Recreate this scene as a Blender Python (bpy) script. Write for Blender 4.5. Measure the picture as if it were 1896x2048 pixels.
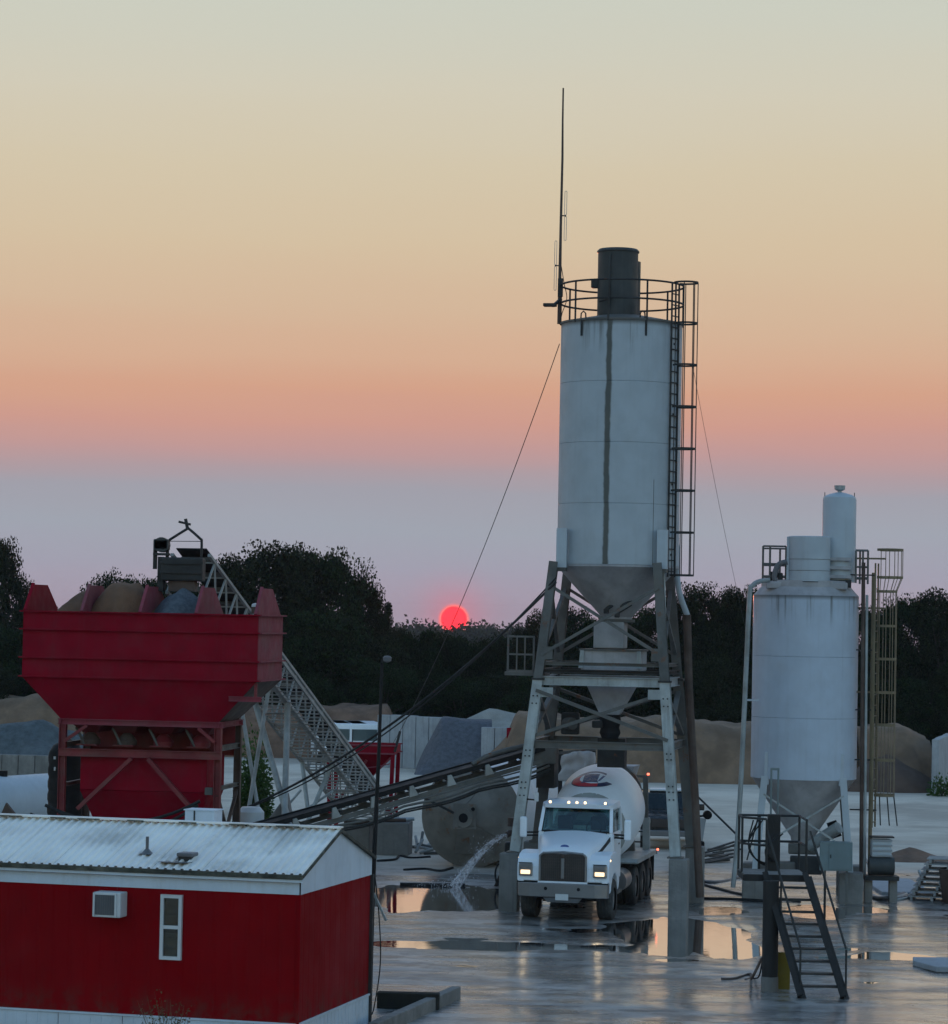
import bpy, math, random
import numpy as np
from mathutils import Vector, Matrix, noise as mnoise
random.seed(7)
R = math.radians
sc = bpy.context.scene
for o in list(bpy.data.objects): bpy.data.objects.remove(o)
col = sc.collection

# ------------------------------------------------------------------ camera
FPX, CAMZ = 5700.0, 7.7                  # focal length in photo pixels (1896 wide), eye height in metres
TH, RHO = math.atan(219.0/FPX), R(1.1)   # slight upward pitch, slight roll
_F = Vector((0, math.cos(TH), math.sin(TH))); _U0 = Vector((0, -math.sin(TH), math.cos(TH))); _R0 = Vector((1, 0, 0))
_R = _R0*math.cos(RHO) + _U0*math.sin(RHO); _U = _U0*math.cos(RHO) - _R0*math.sin(RHO)
CAM = Vector((0, 0, CAMZ))
cd = bpy.data.cameras.new('camera'); cam = bpy.data.objects.new('camera', cd); col.objects.link(cam)
cd.sensor_fit = 'HORIZONTAL'; cd.sensor_width = 36; cd.lens = FPX/1896*36; cd.clip_start = .5; cd.clip_end = 6000
m = Matrix((( _R.x, _U.x, -_F.x, 0), (_R.y, _U.y, -_F.y, 0), (_R.z, _U.z, -_F.z, CAMZ), (0, 0, 0, 1)))
cam.matrix_world = m
sc.camera = cam
sc.render.resolution_x, sc.render.resolution_y = 948, 1024

# ------------------------------------------------------------------ world
SUN_AZ, SUN_EL = math.atan((912-948)/FPX), R(.035)
SUN = Vector((math.sin(SUN_AZ)*math.cos(SUN_EL), math.cos(SUN_AZ)*math.cos(SUN_EL), math.sin(SUN_EL)))
def s2l(c): return tuple(((x/255+.055)/1.055)**2.4 if x > 10 else x/255/12.92 for x in c)
wd = bpy.data.worlds.new('World'); sc.world = wd; wd.use_nodes = True
nt = wd.node_tree; nt.nodes.clear(); N = nt.nodes.new; L = nt.links.new
out = N('ShaderNodeOutputWorld')
tc = N('ShaderNodeTexCoord'); sep = N('ShaderNodeSeparateXYZ'); L(tc.outputs['Generated'], sep.inputs[0])
sky = N('ShaderNodeTexSky'); sky.sky_type = 'NISHITA'; sky.sun_disc = False
sky.sun_elevation = R(2.0); sky.sun_rotation = SUN_AZ; sky.air_density = 1.3; sky.dust_density = 1.5; sky.ozone_density = 2.6
bg1 = N('ShaderNodeBackground'); bg1.inputs[1].default_value = .15; L(sky.outputs[0], bg1.inputs[0])
def maprange(src, a, b, smooth=True):
    n = N('ShaderNodeMapRange'); n.interpolation_type = 'SMOOTHSTEP' if smooth else 'LINEAR'
    n.inputs[1].default_value = a; n.inputs[2].default_value = b; L(src, n.inputs[0]); return n.outputs[0]
def wmath(op, a, b=None):
    n = N('ShaderNodeMath'); n.operation = op
    for i, x in enumerate((a, b)):
        if x is None: continue
        if isinstance(x, (int, float)): n.inputs[i].default_value = x
        else: L(x, n.inputs[i])
    return n.outputs[0]
Z0, Z1 = -.02, .36
# faint horizontal unevenness of the haze layers
nz = N('ShaderNodeTexNoise'); nz.inputs['Scale'].default_value = 3; nz.inputs['Detail'].default_value = 3
mp = N('ShaderNodeMapping'); mp.inputs['Scale'].default_value = (1.2, 1.2, 14); L(tc.outputs['Generated'], mp.inputs[0]); L(mp.outputs[0], nz.inputs[0])
zz = wmath('ADD', sep.outputs[2], wmath('MULTIPLY', wmath('SUBTRACT', nz.outputs[0], .5), .015))
fz = maprange(zz, Z0, Z1, False)
ramp = N('ShaderNodeValToRGB'); L(fz, ramp.inputs[0])
stops = [(1300, (168,152,168)), (1215, (167,154,170)), (1140, (160,158,173)), (1050, (157,162,173)), (985, (158,157,167)),
         (945, (172,152,157)), (905, (188,150,148)), (850, (202,152,138)), (790, (208,159,134)), (720, (209,170,143)),
         (620, (208,179,151)), (480, (208,188,159)), (330, (207,194,168)), (180, (205,199,180)), (0, (199,201,188)), (-600, (170,180,182))]
el = ramp.color_ramp.elements
while len(el) < len(stops): el.new(.5)
for e, (py, c) in zip(el, stops):
    e.position = (math.sin(math.atan((1243-py)/FPX)) - Z0)/(Z1-Z0); e.color = (*s2l(c), 1)
EXPO = 2.7
bg2 = N('ShaderNodeBackground'); bg2.inputs[1].default_value = 2**-2.62
# sun disc (angular radius .27 deg) and its reddish aureole, belonging to the sky itself
dp = N('ShaderNodeVectorMath'); dp.operation = 'DOT_PRODUCT'; L(tc.outputs['Generated'], dp.inputs[0]); dp.inputs[1].default_value = SUN
ang = wmath('ARCCOSINE', wmath('MINIMUM', dp.outputs['Value'], 1.0))
def mixc(f, a, b):
    n = N('ShaderNodeMix'); n.data_type = 'RGBA'
    for k, x in ((0, f), (6, a), (7, b)):
        if isinstance(x, (int, float)): n.inputs[k].default_value = x
        elif isinstance(x, tuple): n.inputs[k].default_value = (*x, 1)
        else: L(x, n.inputs[k])
    return n.outputs[2]
glow = wmath('MULTIPLY', wmath('POWER', wmath('SUBTRACT', 1.0, maprange(ang, R(.27), R(1.5), False)), 3.0), .5)
c1 = mixc(glow, ramp.outputs[0], s2l((232,110,130)))
rim = wmath('SUBTRACT', 1.0, maprange(ang, R(.265), R(.34)))
c2 = mixc(wmath('MULTIPLY', rim, .85), c1, (1.5, .20, .15))
disc = wmath('SUBTRACT', 1.0, maprange(ang, R(.25), R(.268)))
c3 = mixc(disc, c2, (2.3, .0, .02))
L(c3, bg2.inputs[0])
west = maprange(sep.outputs[1], -.1, .75); low = wmath('SUBTRACT', 1.0, maprange(sep.outputs[2], .22, .6))
mx = N('ShaderNodeMixShader'); L(wmath('MULTIPLY', west, low), mx.inputs[0]); L(bg1.outputs[0], mx.inputs[1]); L(bg2.outputs[0], mx.inputs[2])
L(mx.outputs[0], out.inputs[0])

# ------------------------------------------------------------------ sun lamp, exposure
sd = bpy.data.lights.new('sun', 'SUN'); sd.energy = .3; sd.angle = R(.53); sd.color = (1, .28, .16)
so = bpy.data.objects.new('sun', sd); col.objects.link(so); so.rotation_euler = SUN.to_track_quat('Z', 'Y').to_euler(); so.location = (0, 60, 40)
sc.view_settings.view_transform = 'Standard'; sc.view_settings.look = 'None'; sc.view_settings.gamma = 1; sc.view_settings.exposure = EXPO
sc.view_settings.use_curve_mapping = False

# ------------------------------------------------------------------ photo measurement -> metres
def D(px, py): return (_F + _R*((px-948)/FPX) + _U*((1024-py)/FPX))
def W(px, py, Y): d = D(px, py); return CAM + d*(Y/d.y)
def G(px, py, z=0): d = D(px, py); return CAM + d*((z-CAMZ)/d.z)
def ZP(py, Y, px=948): return W(px, py, Y).z
def XP(px, Y, py=1400): return W(px, py, Y).x

# ------------------------------------------------------------------ helpers
class MB:
    def __init__(s): s.v = []; s.f = []; s.sm = []
    def add(s, vs, fs, smooth=False):
        b = len(s.v); s.v += [tuple(v) for v in vs]
        for f in fs: s.f.append(tuple(i+b for i in f)); s.sm.append(smooth)
        return s
    def box(s, c, size, rz=0, M=None):
        x, y, z = (a/2 for a in size); c = Vector(c)
        vs = [Vector((i*x, j*y, k*z)) for k in (-1, 1) for j in (-1, 1) for i in (-1, 1)]
        if rz: Q = Matrix.Rotation(rz, 3, 'Z'); vs = [Q @ v for v in vs]
        if M: vs = [M @ v for v in vs]
        return s.add([v+c for v in vs], [(0,2,3,1), (4,5,7,6), (0,1,5,4), (2,6,7,3), (0,4,6,2), (1,3,7,5)])
    def frame(s, p, q, up=(0,0,1)):
        p, q = Vector(p), Vector(q); d = (q-p).normalized(); u = Vector(up)
        if abs(d.dot(u)) > .98: u = Vector((0,1,0))
        a = d.cross(u).normalized(); return p, q, a, a.cross(d).normalized()
    def bar(s, p, q, w, h=None, up=(0,0,1)):
        h = h or w; p, q, a, b = s.frame(p, q, up); a = a*w/2; b = b*h/2
        vs = [e+i*a+j*b for e in (p, q) for j in (-1, 1) for i in (-1, 1)]
        return s.add(vs, [(0,2,3,1), (4,5,7,6), (0,1,5,4), (2,6,7,3), (0,4,6,2), (1,3,7,5)])
    def ibeam(s, p, q, w, h, t=.02, up=(0,0,1)):
        p, q, a, b = s.frame(p, q, up)
        for c in (-1, 1): s.bar(p+b*c*(h-t)/2, q+b*c*(h-t)/2, w, t, b)
        return s.bar(p, q, t, h-2*t-.002, b)
    def cyl(s, p, q, r0, r1=None, n=16, caps=True, up=(0,0,1)):
        r1 = r0 if r1 is None else r1; p, q, a, b = s.frame(p, q, up); vs = []
        for e, r in ((p, r0), (q, r1)):
            vs += [e + (a*math.cos(2*math.pi*i/n) + b*math.sin(2*math.pi*i/n))*r for i in range(n)]
        s.add(vs, [(i, (i+1) % n, n+(i+1) % n, n+i) for i in range(n)], n > 6)
        if caps: s.add(vs, [tuple(range(n))[::-1], tuple(range(n, 2*n))])
        return s
    def tube(s, pts, r, n=8, closed=False):
        pts = [Vector(p) for p in pts]; k = len(pts); rs = r if isinstance(r, (list, tuple)) else [r]*k
        vs = []; a = None
        for i, p in enumerate(pts):
            d = (pts[(i+1) % k]-pts[i-1]) if closed else (pts[min(i+1, k-1)]-pts[max(i-1, 0)])
            d = d.normalized() if d.length > 1e-9 else Vector((0,0,1))
            if a is None: a = d.cross(Vector((0,0,1)) if abs(d.z) < .95 else Vector((0,1,0))).normalized()
            else: a = (a - d*a.dot(d)).normalized()
            b = d.cross(a); vs += [p+(a*math.cos(2*math.pi*j/n)+b*math.sin(2*math.pi*j/n))*rs[i] for j in range(n)]
        fs = [(i*n+j, i*n+(j+1) % n, ((i+1) % k)*n+(j+1) % n, ((i+1) % k)*n+j) for i in range(k if closed else k-1) for j in range(n)]
        if not closed: s.add(vs, [tuple(range(n))[::-1], tuple(range((k-1)*n, k*n))])
        b0 = len(s.v); s.add(vs, fs, True); return s
    def lathe(s, prof, n=32, c=(0,0,0), a0=0, a1=2*math.pi, M=None, smooth=True):
        full = abs(a1-a0-2*math.pi) < 1e-6; k = n if full else n+1; c = Vector(c); vs = []
        for r, z in prof:
            for i in range(k):
                t = a0+(a1-a0)*i/n; v = Vector((r*math.cos(t), r*math.sin(t), z)); vs.append((M @ v if M else v)+c)
        fs = []
        for j in range(len(prof)-1):
            for i in range(n): fs.append((j*k+i, j*k+(i+1) % k, (j+1)*k+(i+1) % k, (j+1)*k+i))
        return s.add(vs, fs, smooth)
    def prism(s, pts, vec, smooth=False):
        pts = [Vector(p) for p in pts]; vec = Vector(vec); n = len(pts)
        vs = pts+[p+vec for p in pts]
        nrm = sum(((pts[i]-pts[0]).cross(pts[(i+1) % n]-pts[0]) for i in range(1, n-1)), Vector())
        fl = nrm.dot(vec) > 0
        fs = [tuple(range(n))[::-1] if fl else tuple(range(n)), tuple(range(n, 2*n)) if fl else tuple(range(n, 2*n))[::-1]]
        for i in range(n):
            q = (i, (i+1) % n, n+(i+1) % n, n+i); fs.append(q if fl else q[::-1])
        return s.add(vs, fs, smooth)
    def hexa(s, bot, top):
        return s.add([*bot, *top], [(3,2,1,0), (4,5,6,7), (0,1,5,4), (1,2,6,5), (2,3,7,6), (3,0,4,7)])
    def o(s, name, mat, parent=None, bev=0, ang=35, loc=None):
        me = bpy.data.meshes.new(name); me.from_pydata(s.v, [], s.f); me.polygons.foreach_set('use_smooth', s.sm)
        if any(s.sm): me.set_sharp_from_angle(angle=R(ang))
        if mat: me.materials.append(mat)
        ob = bpy.data.objects.new(name, me); col.objects.link(ob)
        if parent: ob.parent = parent
        if loc is not None: ob.location = loc
        if bev:
            b = ob.modifiers.new('bevel', 'BEVEL'); b.width = bev; b.segments = 2; b.limit_method = 'ANGLE'; b.angle_limit = R(40)
        return ob
def tag(o, label, cat, group=None, kind=None):
    o['label'] = label; o['category'] = cat
    if group: o['group'] = group
    if kind: o['kind'] = kind
    return o
def struct(o, kind='structure'): o['kind'] = kind; return o
def thing(name, label, cat, loc=(0,0,0), rz=0, group=None):
    o = bpy.data.objects.new(name, None); o.empty_display_size = .3; col.objects.link(o)
    o.location = loc; o.rotation_euler = (0, 0, rz); return tag(o, label, cat, group)
def own(name, mbuilder, mat, label, cat, base, group=None, bev=0):
    """a thing that is one mesh: geometry given in world metres, origin at its base"""
    base = Vector(base); mbuilder.v = [tuple(Vector(v)-base) for v in mbuilder.v]
    o = mbuilder.o(name, mat, None, bev); o.location = base; return tag(o, label, cat, group)
def loc_of(t):
    Q = Matrix.Rotation(-t.rotation_euler.z, 3, 'Z'); b = Vector(t.location); return lambda p: Q @ (Vector(p)-b)
def BX(p, n, m, c, s, bev=0, rz=0): return MB().box(c, s, rz).o(n, m, p, bev)
def BAR(p, n, m, a, b, w, h=None, up=(0,0,1), bev=0): return MB().bar(a, b, w, h, up).o(n, m, p, bev)
def IB(p, n, m, a, b, w, h, t=.02, up=(0,0,1)): return MB().ibeam(a, b, w, h, t, up).o(n, m, p)
def ROD(p, n, m, a, b, r, n_=8): return MB().cyl(a, b, r, r, n_).o(n, m, p)
def TUBE(p, n, m, pts, r, n_=8): return MB().tube(pts, r, n_).o(n, m, p)
def arc(c, r, a0, a1, n, z=None):
    c = Vector(c); return [c+Vector((r*math.cos(a0+(a1-a0)*i/n), r*math.sin(a0+(a1-a0)*i/n), 0)) for i in range(n+1)]
def sag(p, q, s, n=16):
    p, q = Vector(p), Vector(q); return [p.lerp(q, i/n) - Vector((0, 0, 4*s*(i/n)*(1-i/n))) for i in range(n+1)]
def spline(pts, n=6):
    pts = [Vector(p) for p in pts]; P = [pts[0]*2-pts[1]]+pts+[pts[-1]*2-pts[-2]]; r = []
    for i in range(1, len(P)-2):
        for k in range(n):
            t = k/n; a, b, c, d = P[i-1:i+3]
            r.append(.5*((2*b)+(c-a)*t+(2*a-5*b+4*c-d)*t*t+(3*b-a-3*c+d)*t**3))
    return r+[pts[-1]]

# ------------------------------------------------------------------ materials
def material(name, base, rough=.6, metal=0, var=.25, scale=1.5, streak=0, dirt=None, dirt_amt=0, dirt_scale=.8, rust=0, rust_col=(.16,.06,.025),
             bump=0, bump_scale=20, spec=.5, stretch=(1,1,1), extra=None, emit=None, estr=0, rv=.12):
    mt = bpy.data.materials.new(name); mt.use_nodes = True; t = mt.node_tree; b = t.nodes['Principled BSDF']
    N = t.nodes.new; L = t.links.new
    tc = N('ShaderNodeTexCoord'); mp = N('ShaderNodeMapping'); mp.inputs['Scale'].default_value = stretch; L(tc.outputs['Object'], mp.inputs[0])
    def nz(s, det=5, rgh=.6, vec=None, lac=2):
        n = N('ShaderNodeTexNoise'); n.inputs['Scale'].default_value = s; n.inputs['Detail'].default_value = det; n.inputs['Roughness'].default_value = rgh
        L(vec or mp.outputs[0], n.inputs[0]); return n.outputs[0]
    def rng(src, a, b_, lo=0, hi=1):
        n = N('ShaderNodeMapRange'); n.interpolation_type = 'SMOOTHSTEP'; n.inputs[1].default_value = a; n.inputs[2].default_value = b_
        n.inputs[3].default_value = lo; n.inputs[4].default_value = hi; L(src, n.inputs[0]); return n.outputs[0]
    def mix(f, a, c, mode='MIX'):
        n = N('ShaderNodeMix'); n.data_type = 'RGBA'; n.blend_type = mode
        for k, x in ((0, f), (6, a), (7, c)):
            if isinstance(x, (int, float)): n.inputs[k].default_value = x
            elif isinstance(x, tuple): n.inputs[k].default_value = (*x[:3], 1)
            else: L(x, n.inputs[k])
        return n.outputs[2]
    def mul(a, c, op='MULTIPLY'):
        n = N('ShaderNodeMath'); n.operation = op
        for k, x in ((0, a), (1, c)):
            if isinstance(x, (int, float)): n.inputs[k].default_value = x
            else: L(x, n.inputs[k])
        return n.outputs[0]
    base = tuple(base); dk = tuple(c*(1-var) for c in base); lt = tuple(min(1, c*(1+var*.6)) for c in base)
    c = mix(rng(nz(scale), .3, .7), dk, lt)
    if streak:
        m2 = N('ShaderNodeMapping'); m2.inputs['Scale'].default_value = (5, 5, .22); L(tc.outputs['Object'], m2.inputs[0])
        c = mix(mul(rng(nz(1.6, 6, .65, m2.outputs[0]), .48, .75), streak), c, dirt or tuple(x*.35 for x in base))
    if dirt and dirt_amt:
        c = mix(mul(rng(nz(dirt_scale, 7, .68), .45, .68), dirt_amt), c, dirt)
    if rust:
        c = mix(rng(nz(2.1, 8, .7), .66-rust*.25, .74-rust*.2), c, rust_col)
    if extra: c = extra(dict(N=N, L=L, tc=tc, mp=mp, nz=nz, rng=rng, mix=mix, mul=mul, b=b), c)
    L(c, b.inputs['Base Color']); b.inputs['Metallic'].default_value = metal; b.inputs['Specular IOR Level'].default_value = spec
    L(rng(nz(scale*2.3), .25, .75, max(.02, rough-rv), min(1, rough+rv)), b.inputs['Roughness'])
    if bump:
        bp = N('ShaderNodeBump'); bp.inputs['Strength'].default_value = bump; bp.inputs['Distance'].default_value = .05
        L(nz(bump_scale, 6, .65), bp.inputs['Height']); L(bp.outputs[0], b.inputs['Normal'])
    if emit: b.inputs['Emission Color'].default_value = (*emit, 1); b.inputs['Emission Strength'].default_value = estr
    return mt
mud = (.17,.155,.135)
M = {}
def silo_stain(x0, w, z0, z1):
    """grime that ran down from the filter: a narrow dark band, frayed, in the shell's own coordinates; plus drips below the roof edge"""
    def f(k, c):
        N, L, rng, mul, mix, nz = k['N'], k['L'], k['rng'], k['mul'], k['mix'], k['nz']
        s = N('ShaderNodeSeparateXYZ'); L(k['tc'].outputs['Object'], s.inputs[0])
        wob = mul(mul(nz(1.3, 6, .7), .5, 'SUBTRACT'), .16)
        d = mul(mul(mul(s.outputs[0], x0, 'SUBTRACT'), wob, 'ADD'), 0, 'ADD')
        n = N('ShaderNodeMath'); n.operation = 'ABSOLUTE'; L(d, n.inputs[0])
        band = mul(rng(n.outputs[0], w*.55, w*1.25, 1, 0), rng(s.outputs[1], -.3, .3, 1, 0))
        c = mix(mul(band, .9), c, (.055,.056,.042))
        m2 = N('ShaderNodeMapping'); m2.inputs['Scale'].default_value = (4.5, 4.5, .12); L(k['tc'].outputs['Object'], m2.inputs[0])
        dr = mul(rng(nz(1.4, 5, .6, m2.outputs[0]), .52, .68), rng(s.outputs[2], z1-1.1, z1, 0, 1))
        c = mix(mul(dr, .8), c, (.10,.10,.09))
        return mix(rng(s.outputs[2], z1-.16, z1-.02, 0, .75), c, (.08,.08,.075))
    return f
def splash(k, c):
    """mud splashed up the lower wall and faded, chalky patches higher up"""
    s = k['N']('ShaderNodeSeparateXYZ'); k['L'](k['tc'].outputs['Object'], s.inputs[0])
    c = k['mix'](k['mul'](k['rng'](s.outputs[2], .62, 1.25, 1, 0), k['rng'](k['nz'](3.0, 7, .7), .42, .62, 0, .55)), c, (.10,.045,.035))
    return k['mix'](k['mul'](k['rng'](k['nz'](.35, 3, .5), .52, .7), .35), c, (.27,.03,.035))
M['silo_white'] = material('silo_white_paint', (.47,.52,.56), .55, var=.06, streak=.14, dirt=(.27,.27,.26), dirt_amt=.10)
M['silo_short'] = material('short_silo_white_paint', (.50,.57,.66), .55, var=.06, streak=.16, dirt=(.27,.27,.26), dirt_amt=.10, extra=silo_stain(50, .01, 0, 8.62))
M['silo_tall'] = material('tall_silo_white_paint', (.44,.485,.52), .55, var=.07, streak=.14, dirt=(.24,.24,.22), dirt_amt=.10, extra=silo_stain(-.13, .085, 0, 15.87))
M['cone_grey'] = material('dusty_cone_paint', (.42,.41,.42), .75, var=.2, streak=.35, dirt=(.24,.225,.21), dirt_amt=.35)
M['steel'] = material('dusty_grey_steel', (.12,.12,.113), .65, var=.3, streak=.45, dirt=(.15,.13,.11), dirt_amt=.6, dirt_scale=1.6, rust=.30)
M['steel_dark'] = material('dark_steel', (.036,.037,.037), .65, var=.3, dirt=(.075,.068,.06), dirt_amt=.4, rust=.15, spec=.3)
M['galv'] = material('galvanised_steel', (.40,.435,.44), .5, metal=.15, var=.2, streak=.5, dirt=(.16,.15,.135), dirt_amt=.4, dirt_scale=1.2, rust=.06)
M['rusty'] = material('rusty_brown_steel', (.095,.06,.046), .75, var=.35, dirt=mud, dirt_amt=.3)
M['charcoal'] = material('charcoal_filter_steel', (.045,.05,.05), .6, var=.2, streak=.3, dirt=(.09,.09,.085))
M['black'] = material('black_rubber', (.014,.014,.015), .7, var=.3, dirt=(.05,.047,.044), dirt_amt=.3, spec=.2)
M['cable'] = material('black_cable', (.022,.022,.022), .65, var=.2, spec=.25)
M['hose'] = material('grey_hose', (.13,.13,.14), .5, var=.2, dirt=mud, dirt_amt=.3)
M['red_bin'] = material('faded_red_paint', (.262,.0035,.017), .65, var=.14, streak=.26, dirt=(.20,.035,.045), dirt_amt=.28, dirt_scale=1.2, spec=.08)
M['red_bin_pale'] = material('weathered_pink_red_paint', (.27,.055,.075), .7, var=.15, streak=.4, dirt=(.19,.12,.115), dirt_amt=.4, spec=.15)
M['red_dk'] = material('dusty_red_steel', (.20,.02,.025), .6, var=.25, dirt=(.14,.10,.08), dirt_amt=.4)
M['trailer_red'] = material('red_metal_siding', (.24,.0008,.004), .65, var=.10, scale=.7, streak=.24, dirt=(.15,.012,.014), dirt_amt=.25, dirt_scale=.5, spec=.06, extra=splash)
M['trailer_white'] = material('white_metal_siding', (.60,.68,.76), .5, var=.08, streak=.22, dirt=(.33,.33,.32), dirt_amt=.14)
M['roof_white'] = material('weathered_white_roof_coating', (.96,.90,.83), .6, var=.12, scale=.9, dirt=(.28,.26,.22), dirt_amt=.42, dirt_scale=.55, bump=.15, bump_scale=8)
M['roof_edge'] = material('mossy_gutter_edge', (.06,.06,.045), .8, var=.5, scale=5, dirt=(.20,.19,.15), dirt_amt=.5, dirt_scale=4)
M['white_plastic'] = material('white_plastic', (.62,.64,.65), .45, var=.08, dirt=(.35,.34,.3), dirt_amt=.2)
M['concrete'] = material('stained_concrete', (.22,.212,.20), .85, var=.25, streak=.45, dirt=(.10,.095,.088), dirt_amt=.4, bump=.3, bump_scale=12)
M['concrete_pale'] = material('pale_concrete_panel', (.36,.375,.40), .85, var=.16, streak=.5, dirt=(.20,.20,.20), dirt_amt=.25, bump=.2, bump_scale=10)
M['concrete_wet'] = material('dark_wet_concrete', (.035,.034,.031), .9, var=.3, spec=.1, streak=.4, dirt=(.035,.04,.03), dirt_amt=.6, bump=.3, bump_scale=12)
M['sand'] = material('tan_sand', (.225,.143,.09), .95, var=.32, scale=.8, bump=.7, bump_scale=6, dirt=(.14,.10,.075), dirt_amt=.5, dirt_scale=.35)
M['sand_bin'] = material('brown_damp_sand', (.19,.095,.05), .95, var=.25, bump=.6, bump_scale=18)
M['sand_brown'] = material('dark_brown_sand', (.105,.066,.048), .95, var=.2, bump=.6, bump_scale=9)
M['sand_pale'] = material('pale_limestone_sand', (.33,.31,.28), .95, var=.15, bump=.6, bump_scale=7)
M['gravel_blue'] = material('blue_grey_gravel', (.115,.135,.155), .9, var=.3, scale=9, bump=1, bump_scale=30)
M['gravel_slate'] = material('slate_grey_gravel', (.105,.11,.13), .9, var=.25, scale=5, bump=.8, bump_scale=14)
M['gravel_dark'] = material('dark_teal_gravel', (.085,.105,.115), .9, var=.3, scale=3, bump=.8, bump_scale=9, dirt=(.19,.20,.21), dirt_amt=.3, dirt_scale=.3)
M['truck_white'] = material('truck_white_paint', (.84,.88,.93), .3, var=.02, rv=.02)
M['drum_white'] = material('drum_white_paint', (.88,.91,.95), .4, var=.03, dirt=(.6,.6,.6), dirt_amt=.15, dirt_scale=.5, rv=.04)
M['drum_head'] = material('dusty_drum_head', (.37,.39,.38), .6, var=.15, dirt=(.27,.25,.22), dirt_amt=.4)
M['chrome'] = material('dull_chrome', (.22,.216,.22), .4, metal=.5, var=.10, dirt=(.20,.19,.18), dirt_amt=.3)
M['grille'] = material('dark_grille_mesh', (.075,.06,.055), .5, metal=.4, var=.2)
M['tyre'] = material('dusty_tyre', (.03,.03,.03), .8, var=.3, dirt=(.12,.11,.10), dirt_amt=.45, dirt_scale=3)
M['lamp_lit'] = material('lit_headlamp', (.9,.8,.6), .2, var=0, emit=(1,.64,.34), estr=.28)
M['lamp_amber'] = material('lit_marker_lamp', (.9,.7,.4), .2, var=0, emit=(1,.64,.33), estr=.5)
M['lamp_red'] = material('lit_red_marker', (.8,.1,.05), .2, var=0, emit=(1,.16,.09), estr=.5)
M['lens'] = material('clear_lens_housing', (.35,.36,.36), .15, metal=.6, var=.2)
M['yellow'] = material('faded_yellow_paint', (.215,.165,.095), .65, var=.25, dirt=(.14,.12,.095), dirt_amt=.5)
M['yellow_plate'] = material('yellow_panel', (.22,.16,.013), .7, var=.2, dirt=(.10,.08,.04), dirt_amt=.3)
M['teal_box'] = material('grey_teal_cabinet', (.16,.215,.225), .5, var=.12, streak=.2, dirt=(.12,.12,.11), dirt_amt=.2)
M['wood_dark'] = material('dark_weathered_timber', (.026,.024,.023), .8, var=.35, stretch=(1,1,.25), bump=.3)
M['tank_steel'] = material('weathered_tank_steel', (.20,.185,.16), .7, var=.22, dirt=(.075,.06,.045), dirt_amt=.65, dirt_scale=.55, rust=.34, rust_col=(.19,.085,.035))
M['tarp'] = material('pale_dusty_tarp', (.58,.55,.53), .8, var=.12, dirt=(.36,.33,.30), dirt_amt=.4, dirt_scale=2, bump=.4, bump_scale=5)
M['dark_paint'] = material('dark_vehicle_paint', (.02,.022,.024), .25, var=.1, dirt=(.09,.08,.07), dirt_amt=.35)
M['lattice'] = material('pale_grey_truss_paint', (.34,.345,.33), .6, var=.2, streak=.3, dirt=mud, dirt_amt=.4, rust=.1)
M['pallet'] = material('bleached_pallet_wood', (.36,.37,.38), .8, var=.3, dirt=(.17,.16,.15), dirt_amt=.4, dirt_scale=3)
M['bark'] = material('dark_bark', (.045,.036,.028), .9, var=.3)
M['soil'] = material('dry_brown_soil', (.20,.115,.075), .95, var=.3, bump=.6, bump_scale=5)
def leafmat(name, a, b):
    mt = bpy.data.materials.new(name); mt.use_nodes = True; t = mt.node_tree; p = t.nodes['Principled BSDF']
    g = t.nodes.new('ShaderNodeNewGeometry'); r = t.nodes.new('ShaderNodeValToRGB'); t.links.new(g.outputs['Random Per Island'], r.inputs[0])
    r.color_ramp.elements[0].color = (*a, 1); r.color_ramp.elements[1].color = (*b, 1); t.links.new(r.outputs[0], p.inputs['Base Color'])
    p.inputs['Roughness'].default_value = .7; p.inputs['Specular IOR Level'].default_value = .12
    tr = t.nodes.new('ShaderNodeBsdfTranslucent'); t.links.new(r.outputs[0], tr.inputs[0])
    mx = t.nodes.new('ShaderNodeMixShader'); mx.inputs[0].default_value = .25
    t.links.new(p.outputs[0], mx.inputs[1]); t.links.new(tr.outputs[0], mx.inputs[2]); t.links.new(mx.outputs[0], t.nodes['Material Output'].inputs[0])
    return mt
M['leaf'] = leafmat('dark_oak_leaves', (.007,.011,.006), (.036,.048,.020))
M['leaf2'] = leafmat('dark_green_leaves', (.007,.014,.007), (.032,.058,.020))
M['leaf_bush'] = leafmat('green_bush_leaves', (.035,.075,.018), (.075,.125,.035))
M['dry_weed'] = leafmat('dry_weed_stems', (.10,.07,.035), (.20,.15,.08))
def glassmat(name, tint, gl=.12):
    mt = bpy.data.materials.new(name); mt.use_nodes = True; t = mt.node_tree; t.nodes.clear(); N = t.nodes.new
    o = N('ShaderNodeOutputMaterial'); a = N('ShaderNodeBsdfTransparent'); a.inputs[0].default_value = (*tint, 1)
    g = N('ShaderNodeBsdfGlossy'); g.inputs['Roughness'].default_value = .04; fr = N('ShaderNodeFresnel'); fr.inputs[0].default_value = 1.5
    mm = N('ShaderNodeMath'); mm.operation = 'MAXIMUM'; mm.inputs[1].default_value = gl; t.links.new(fr.outputs[0], mm.inputs[0])
    x = N('ShaderNodeMixShader'); t.links.new(mm.outputs[0], x.inputs[0]); t.links.new(a.outputs[0], x.inputs[1]); t.links.new(g.outputs[0], x.inputs[2]); t.links.new(x.outputs[0], o.inputs[0]); return mt
M['glass'] = glassmat('tinted_windscreen_glass', (.62,.78,.78), .06)
M['glass_house'] = glassmat('office_window_glass', (.35,.42,.42), .10)

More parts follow.
